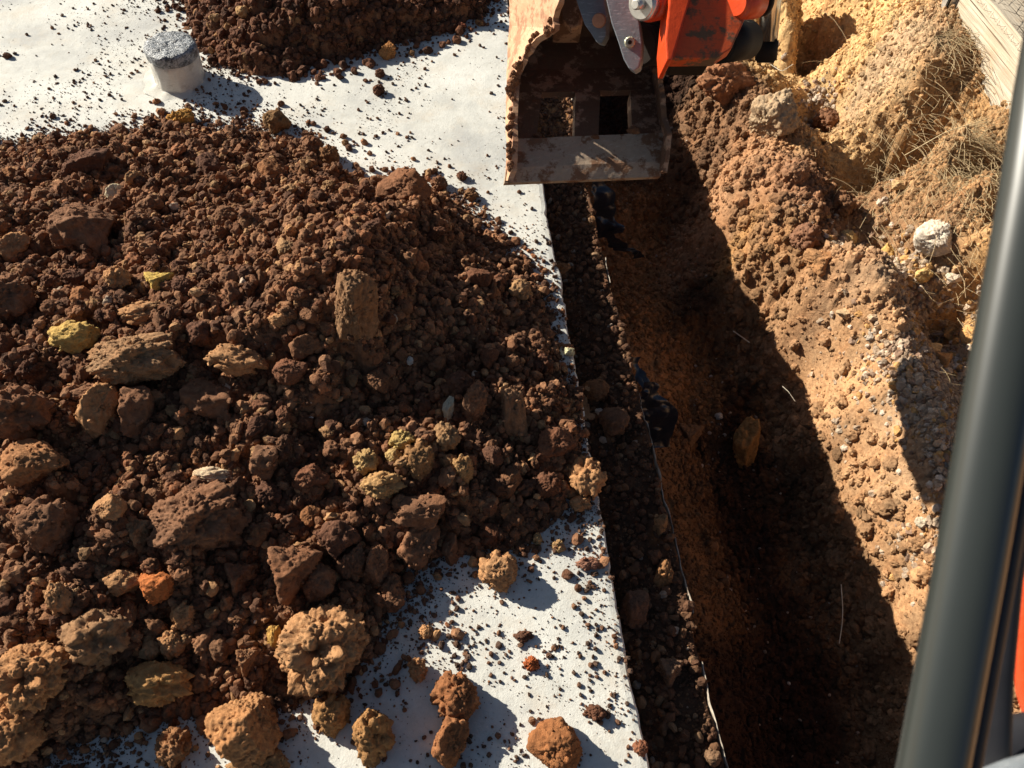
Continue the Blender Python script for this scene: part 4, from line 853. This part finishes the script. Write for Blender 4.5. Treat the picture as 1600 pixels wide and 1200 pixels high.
# soil stuck in the bucket
def partat(name, x, y, d, r, c, parent=ex):
    o = bpy.data.objects.new(name, CL['clump'][int(x) % 6]); col.objects.link(o); o.parent = parent; p = D(x, y, d)
    o.location = (p[0], p[1]-.2, p[2]); r *= MS; o.scale = (r, r*.8, r*.6); o.color = (*c, 1); return o
for x_, y_, d_, r_ in ((990, 204, 3.06, .026), (802, 128, 2.97, .026), (800, 146, 2.97, .020), (801, 170, 2.96, .016), (800, 235, 2.90, .014), (806, 103, 2.97, .016), (1030, 110, 3.05, .03), (840, 212, 3.02, .018), (930, 214, 3.03, .016)):
    partat('stuck_soil', x_, y_, d_, r_, (.2, .10, .055), bk)
for q in range(46):
    t = rng.uniform(.4, 8.2); i0 = int(t); p = fl[i0]*(1-t+i0)+fl[i0+1]*(t-i0); rr_ = rng.uniform(.004, .011)*(1.5 if 3 < t < 5.5 else 1)
    o = bpy.data.objects.new('stuck_soil', CL['clump'][q % 6]); col.objects.link(o); o.parent = bk
    o.location = (p[0]+rng.uniform(-.012, .003), p[1]-.2+rng.uniform(-.005, .02), p[2]+rng.uniform(-.005, .005)); o.scale = (rr_, rr_*.8, rr_*1.3); o.color = (.22, .115, .065, 1)
# tipping link
lk = [(926, -160), (938, -40), (947, 0), (955, 35), (966, 66), (974, 92), (982, 106), (990, 111), (998, 106), (1002, 92), (1003, 66), (999, 35), (990, 5), (978, -40), (975, -160)]
link_o = bp('tipping_link', prism([D(x, y, 2.62) for x, y in lk], cF*.024+np.array([.01, 0, 0]), .003), M_link, ex)
bp('bolt', cyl(D(984, 66, 2.607), D(984, 66, 2.64), .020, 6, .003), M_bolt, link_o)
bp('bolt_pin', cyl(D(984, 66, 2.600), D(984, 66, 2.62), .007, 12, .001), M_darksteel, link_o)
pin = bp('link_pin', cyl(D(1000, 72, 2.68), D(1040, 70, 2.80), .066, 40, .006), M_darksteel, ex)
bp('link_pin', cyl(D(1002, 60, 2.72), D(1052, 52, 2.88), .085, 40, .008), M_darksteel, ex)
# arm
arm = empty('arm'); arm.parent = ex
plate = [(1078, -160), (1076, 0), (1046, 92), (1120, 91), (1143, 76), (1172, 12), (1188, -160)]
bp('arm_side_plate', prism([D(x, y, 2.46) for x, y in plate], cF*.05, .004), M_orange, arm)
bp('arm_flange', prism([D(x, y, 2.44) for x, y in [(1050, -160), (1046, 0), (1040, 60), (1042, 94), (1050, 94), (1078, 0), (1082, -160)]], cF*.12, .004), M_orange2, arm)
bp('arm_core', prism([D(x, y, 2.56) for x, y in [(1040, -160), (1044, 30), (1060, 80), (1120, 80), (1150, 20), (1170, -160)]], cF*.16, .004), M_darksteel, arm)
bp('arm_boss', cyl(D(1010, 2, 2.50), D(1052, -6, 2.58), .062, 40, .008), M_orange2, arm)
bp('boss_ring', cyl(D(1001, 7, 2.475), D(1012, 5, 2.50), .048, 40, .005), M_bright, arm)
bp('grease_pin', cyl(D(992, 7, 2.45), D(1006, 6, 2.48), .016, 16, .003), M_bright, arm)
bp('bushing', cyl(D(1122, 68, 2.56), D(1168, 62, 2.66), .062, 40, .006), M_black, arm)
bp('rear_boss', cyl(D(1150, 4, 2.44), D(1184, 2, 2.50), .050, 36, .01), M_orange2, arm)
bp('rear_boss_cap', cyl(D(1184, 2, 2.50), D(1194, 1, 2.515), .046, 36, .006), M_darksteel, arm)
bp('hydraulic_rod', cyl(D(1222, -160, 2.82), D(1199, 66, 3.0), .036, 48, .002), M_rod, ex)
bp('rod_end', cyl(D(1200, 60, 3.0), D(1196, 98, 3.03), .040, 32, .006), M_darksteel, ex)
# cab pillar close to the camera, running from above the view down past it
def tube(pts, r1, r2, seg=28, sq=2.6):
    pts = np.array(pts); V = []
    for i, p in enumerate(pts):
        t = pts[min(i+1, len(pts)-1)]-pts[max(i-1, 0)]; t /= np.linalg.norm(t)
        view = p-np.array([0, 0, CAMH]); s = np.cross(t, view); s /= np.linalg.norm(s); w = np.cross(s, t)
        for k in range(seg):
            a = k/seg*2*math.pi; c_, s_ = math.cos(a), math.sin(a); e = 2/sq
            V.append(p+s*r1*np.sign(c_)*abs(c_)**e+w*r2*np.sign(s_)*abs(s_)**e)
    m = len(pts); i = np.arange(seg); F_ = [np.stack([k*seg+i, k*seg+(i+1) % seg, (k+1)*seg+(i+1) % seg, (k+1)*seg+i], 1) for k in range(m-1)]
    return mesh_np('tube', shift(V), np.concatenate(F_))
pl = [(1408+84+k*0, 1200) for k in ()]
pts = [(y, x) for y, x in [(-400, 1668), (0, 1616), (150, 1589), (300, 1567), (600, 1514), (900, 1462), (1200, 1407), (1500, 1350)]]
DEP = .52; R1 = 50/FPX*DEP
bp('cab_pillar', tube([at_d(x+50, y, DEP) for y, x in pts], R1, R1*.9, 40, 2.3), M_pillar, ex)
bp('pillar_seal', tube([at_d(x+106, y, DEP+.012) for y, x in pts], R1*.38, R1*.6, 24, 2.6), M_seal, ex)
bp('door_panel', tube([at_d(x, y, .74) for x, y in [(1644, 640), (1622, 780), (1608, 900), (1604, 1000), (1610, 1080), (1628, 1140)]], .012, .010, 20, 2), M_orange2, ex)
bp('door_frame', tube([at_d(x, y, .62) for x, y in [(1640, 500), (1592, 700), (1560, 900), (1546, 1050), (1538, 1260)]], .0165, .012, 24, 2.6), M_seal, ex)
bp('door_hinge', tube([at_d(x, y, .66) for x, y in [(1520, 1190), (1570, 1165), (1650, 1150)]], .022, .018, 24, 2.6), M_seal, ex)
bp('door_catch', tube([at_d(x, y, .60) for x, y in [(1545, 1228), (1585, 1212), (1630, 1200)]], .012, .012, 20, 2), M_link, ex)

# ================================================================== TIMBERS, STAKE, NETTING
def wood(name, c1, c2, ang):
    m, n, l, bs = nt(name); p = posn(n)
    mp = n.new('ShaderNodeMapping'); mp.inputs['Rotation'].default_value = (0, 0, -ang); l.new(p, mp.inputs[0])
    m2 = n.new('ShaderNodeMapping'); m2.inputs['Scale'].default_value = (1.6, 38, 38); l.new(mp.outputs[0], m2.inputs[0])
    g = noise(n, l, m2.outputs[0], 1.6, 7, .7); m3 = n.new('ShaderNodeMapping'); m3.inputs['Scale'].default_value = (1.0, 60, 60); l.new(mp.outputs[0], m3.inputs[0])
    k = noise(n, l, m3.outputs[0], 1.2, 3, .5); st = noise(n, l, p, 5, 5, .6)
    c = ramp(n, l, g, (.3, c2), (.65, c1)); c = mix(n, l, ramp(n, l, k, (.36, .95), (.41, 0.)), c, (.08, .06, .035))
    c = mix(n, l, ramp(n, l, st, (.52, 0.), (.7, .45)), c, (.42, .27, .15))
    l.new(c, bs.inputs['Base Color']); bs.inputs['Roughness'].default_value = .85
    b1 = bump(n, l, None, g, .006, .7); bump(n, l, bs, k, .006, .5, b1); return m
a = at_z(1486, 8, .21)[:2]; b = at_z(1606, 158, .21)[:2]; dr = (b-a)/np.linalg.norm(b-a); nr = np.array([-dr[1], dr[0]])
if nr[0] < 0: nr = -nr
ang = math.atan2(dr[1], dr[0])
def timber(name, s0, s1, o0, o1, z0, z1, mat, label, seed):
    nx, ny = 90, 14; bm = bmesh.new()
    bmesh.ops.create_cube(bm, size=1); bmesh.ops.bevel(bm, geom=bm.edges[:], offset=.03, segments=2, affect='EDGES')
    for v in bm.verts:
        s = s0+(s1-s0)*(v.co.x+.5); o = o0+(o1-o0)*(v.co.y+.5); z = z0+(z1-z0)*(v.co.z+.5)
        v.co = Vector((*(a+dr*s+nr*o), z))
    bmesh.ops.subdivide_edges(bm, edges=[e for e in bm.edges if e.calc_length() > 1], cuts=60)
    for v in bm.verts: v.co.z += (float(vn2(np.array([v.co.x*6+seed]), np.array([v.co.y*6.]), seed)[0])-.5)*.012
    me = bpy.data.meshes.new(name); bm.to_mesh(me); bm.free(); return tag(link(name, me, [mat]), label, 'timber')
M_w1 = wood('weathered pale timber', (.56, .49, .38), (.30, .235, .165), ang); M_w2 = wood('weathered brown timber', (.52, .36, .22), (.30, .19, .11), ang)
timber('timber_sleeper', -1.4, 2.4, 0.0, .15, .05, .34, M_w1, 'weathered pale timber sleeper retaining the bank at top right', 1)
timber('timber_sleeper', -1.4, 2.4, .156, .19, .05, .32, M_w2, 'narrow brown board between the two pale timbers at top right', 5)
timber('timber_sleeper', -1.4, 2.4, .197, .36, .05, .35, M_w1, 'second pale timber in the outermost top right corner', 9)
sp = at_z(1474, 22, .18); bm = bmesh.new()
for k in range(2):
    q = bmesh.ops.create_cube(bm, size=1)['verts']
    for v in q: v.co = Vector((v.co.x*(.05 if k else .010)+(.02 if k else 0), v.co.y*(.010 if k else .05)+(0 if k else .02), v.co.z*.5+.2))
bmesh.ops.bevel(bm, geom=bm.edges[:], offset=.001, segments=1, affect='EDGES')
me = bpy.data.meshes.new('metal_stake'); bm.to_mesh(me); bm.free()
o = tag(link('metal_stake', me, [M_bright]), 'grey angle iron stake driven in beside the pale timber', 'stake'); o.location = sp
# wire netting lying over the sleeper side and top
def strips(lines, w, name, mat):
    V = []; F_ = []
    for pts in lines:
        pts = np.array(pts, float); n0 = len(V)
        for i, p in enumerate(pts):
            t = pts[min(i+1, len(pts)-1)]-pts[max(i-1, 0)]; t = t/(np.linalg.norm(t)+1e-9)
            s = np.cross(t, [.3, .5, .8]); s /= np.linalg.norm(s)+1e-9; q = np.cross(s, t)
            for k in range(3): an = k*2.094; V.append(p+w*(s*math.cos(an)+q*math.sin(an)))
        for i in range(len(pts)-1):
            for k in range(3): F_.append([n0+i*3+k, n0+i*3+(k+1) % 3, n0+(i+1)*3+(k+1) % 3, n0+(i+1)*3+k])
    return link(name, mesh_np(name, V, F_), [mat])
M_wire = simple('rusty netting wire', (.12, .08, .06), .6, .5, bmp=0)
lines = []
for k in range(30):
    for sg in (1, -1):
        L = []
        for j in range(12):
            o_ = -.02+j*.016; s_ = .12+k*.056+sg*j*.018
            L.append([*(a+dr*s_+nr*o_), (.344 if o_ >= 0 else .32)+rng.uniform(-.0015, .003)])
        lines.append(L)
tag(strips(lines, .0007, 'wire_netting', M_wire), 'fine rusty wire netting lying over the pale sleeper', 'netting')

# ================================================================== STRAW, ROOTS, MEMBRANE
M_straw = simple('dry straw', (.50, .38, .21), .8, ns=60, c2=(.32, .22, .12), bmp=0)
lines = []
for px, py, z, sg, n_ in [(1450, 120, .08, .12, 650), (1500, 190, .1, .14, 850), (1550, 260, .1, .12, 550), (1500, 300, -.1, .12, 260), (1560, 400, -.15, .12, 240), (1520, 470, -.25, .10, 130), (1400, 300, -.3, .10, 110), (1440, 380, -.35, .12, 90), (1370, 40, 0, .10, 120), (1450, 20, .15, .1, 160), (1500, 600, -.38, .1, 60)]:
    p = at_z(px, py, z)
    for _ in range(n_):
        x0 = rng.normal(p[0], sg); y0 = rng.normal(p[1], sg*1.2); L = rng.uniform(.03, .16)*(1 if rng.random() < .85 else 1.8); an = rng.normal(-.5, 1.1); lift = rng.uniform(0, .2)*L; bend = rng.normal(0, .4)
        z0 = float(surf(x0, y0)[0])+.003; P = []
        for k in range(5):
            t = k/4; P.append([x0+math.cos(an+bend*t)*L*t, y0+math.sin(an+bend*t)*L*t, 0])
        zz = surf([q[0] for q in P], [q[1] for q in P])
        for k in range(5): P[k][2] = max(z0+lift*math.sin(k/4*2.4), zz[k]+.002)
        lines.append(P)
tag(strips(lines, .0009, 'dry_straw', M_straw), 'dead straw and roots matted over the ochre bank', 'straw', kind='stuff')
def strand(name, pxs, z, w, mat, label, cat):
    P = []
    for px, py, dz in pxs: P.append(at_z(px, py, z+dz))
    P = np.array(P); t = np.linspace(0, len(P)-1, 24); Q = np.stack([np.interp(t, np.arange(len(P)), P[:, k]) for k in range(3)], 1)
    Q = np.stack([np.convolve(np.pad(Q[:, k], 2, 'edge'), np.ones(5)/5, 'valid') for k in range(3)], 1)
    return tag(strips([Q], w, name, mat), label, cat)
M_root = simple('pale root', (.62, .55, .42), .7, bmp=0)
strand('root', [(1314, 910, 0), (1317, 950, .01), (1316, 975, .015), (1311, 1008, 0)], -.62, .0016, M_root, 'long thin pale root hanging in the dark trench near the bottom', 'root')
strand('root', [(1222, 603, 0), (1232, 612, .01), (1243, 628, .0)], -.47, .0014, M_root, 'short pale root curling out at the shadow line of the trench wall', 'root')
strand('root', [(1145, 517, 0), (1158, 526, .01), (1172, 536, .0)], -.66, .003, M_root, 'pale splinter lying in the dark trench above the orange stone', 'root')
strand('root', [(1280, 345, .02), (1330, 385, .03), (1358, 402, .0)], -.36, .003, M_straw, 'straight dry stick lying from the berm down to the gravel', 'stick')
strand('root', [(1410, 245, .1), (1480, 205, .14), (1545, 185, .12)], -.02, .0022, M_straw, 'long thin dry stem crossing the face of the ochre bank', 'stem')
strand('root', [(1203, 100, .0), (1222, 112, .05), (1240, 100, .02)], -.25, .002, M_root, 'thin root looping out under the hydraulic rod', 'root')
M_dpm = simple('black membrane', (.010, .016, .028), .28, 0, .7, ns=20, bmp=.004)
M_line = simple('frayed pale membrane edge', (.46, .40, .32), .7, ns=22, c2=(.09, .055, .03), bmp=0)
mem = empty('membrane', (*uv2xy(.2, 1.5), LEDGE)); tag(mem, 'black plastic membrane with a frayed pale edge along the outer rim of the ledge', 'membrane')
def rel(me): 
    me.transform(Matrix.Translation(-mem.location)); return me
vv = np.arange(-.1, 3.2, .004); uu_ = np.interp(vv, lw[:, 0], lw[:, 1])+.006+fbm2(vv*12, vv*0, 4, 77)*.02
hgt = .001+np.clip(fbm2(vv*7, vv*0+3, 5, 5)*.06, -.02, .006)
rows = []
for du, dz in ((-.001, 0), (.0, 1), (.002, 1), (.003, 0)):
    x, y = uv2xy(uu_+du, vv); rows.append(np.c_[x, y, surf(x-UD[0]*.01, y-UD[1]*.01)*0+LEDGE+.0+hgt*dz+(dz-1)*.02])
V = np.concatenate(rows); pf = grid_faces(4, len(vv)); pk = (fbm2(vv*5, vv*0+1, 4, 19) > -.12)[:-1]; pf = pf[np.tile(pk, 3)]
link('pale_edge', rel(mesh_np('pale_edge', V, pf)), [M_line], mem)
def flap(p0, p1, zt, zb, w, seed, name='plastic_flap'):
    A = at_z(*p0, zt); B = at_z(*p1, zb); m, k = 40, 22; G = np.zeros((m, k, 3)); d = B-A; s = np.cross(d, [0, 0, 1.]); s = np.array([UD[0], UD[1], 0]) 
    for i in range(m):
        for j in range(k):
            t = i/(m-1); q = j/(k-1); G[i, j] = A+d*t+s*w*(q-.3)*(1-.4*abs(2*t-1))
    q = G.reshape(-1, 3); n_ = (vn3(q*14+seed, seed)-.5)*.09+(np.abs(vn3(q*[40, 18, 30]+seed, seed+2)-.5))*.05
    q = q+n_[:, None]*np.array([.6, -.3, .7]); me = mesh_np(name, q, grid_faces(m, k)); return link(name, rel(me), [M_dpm], mem)
flap((925, 285), (945, 370), -.14, -.38, .10, 1); flap((940, 365), (990, 405), -.4, -.6, .07, 5); flap((1000, 600), (1025, 700), -.15, -.45, .11, 9); flap((985, 560), (1010, 640), -.14, -.25, .05, 13)
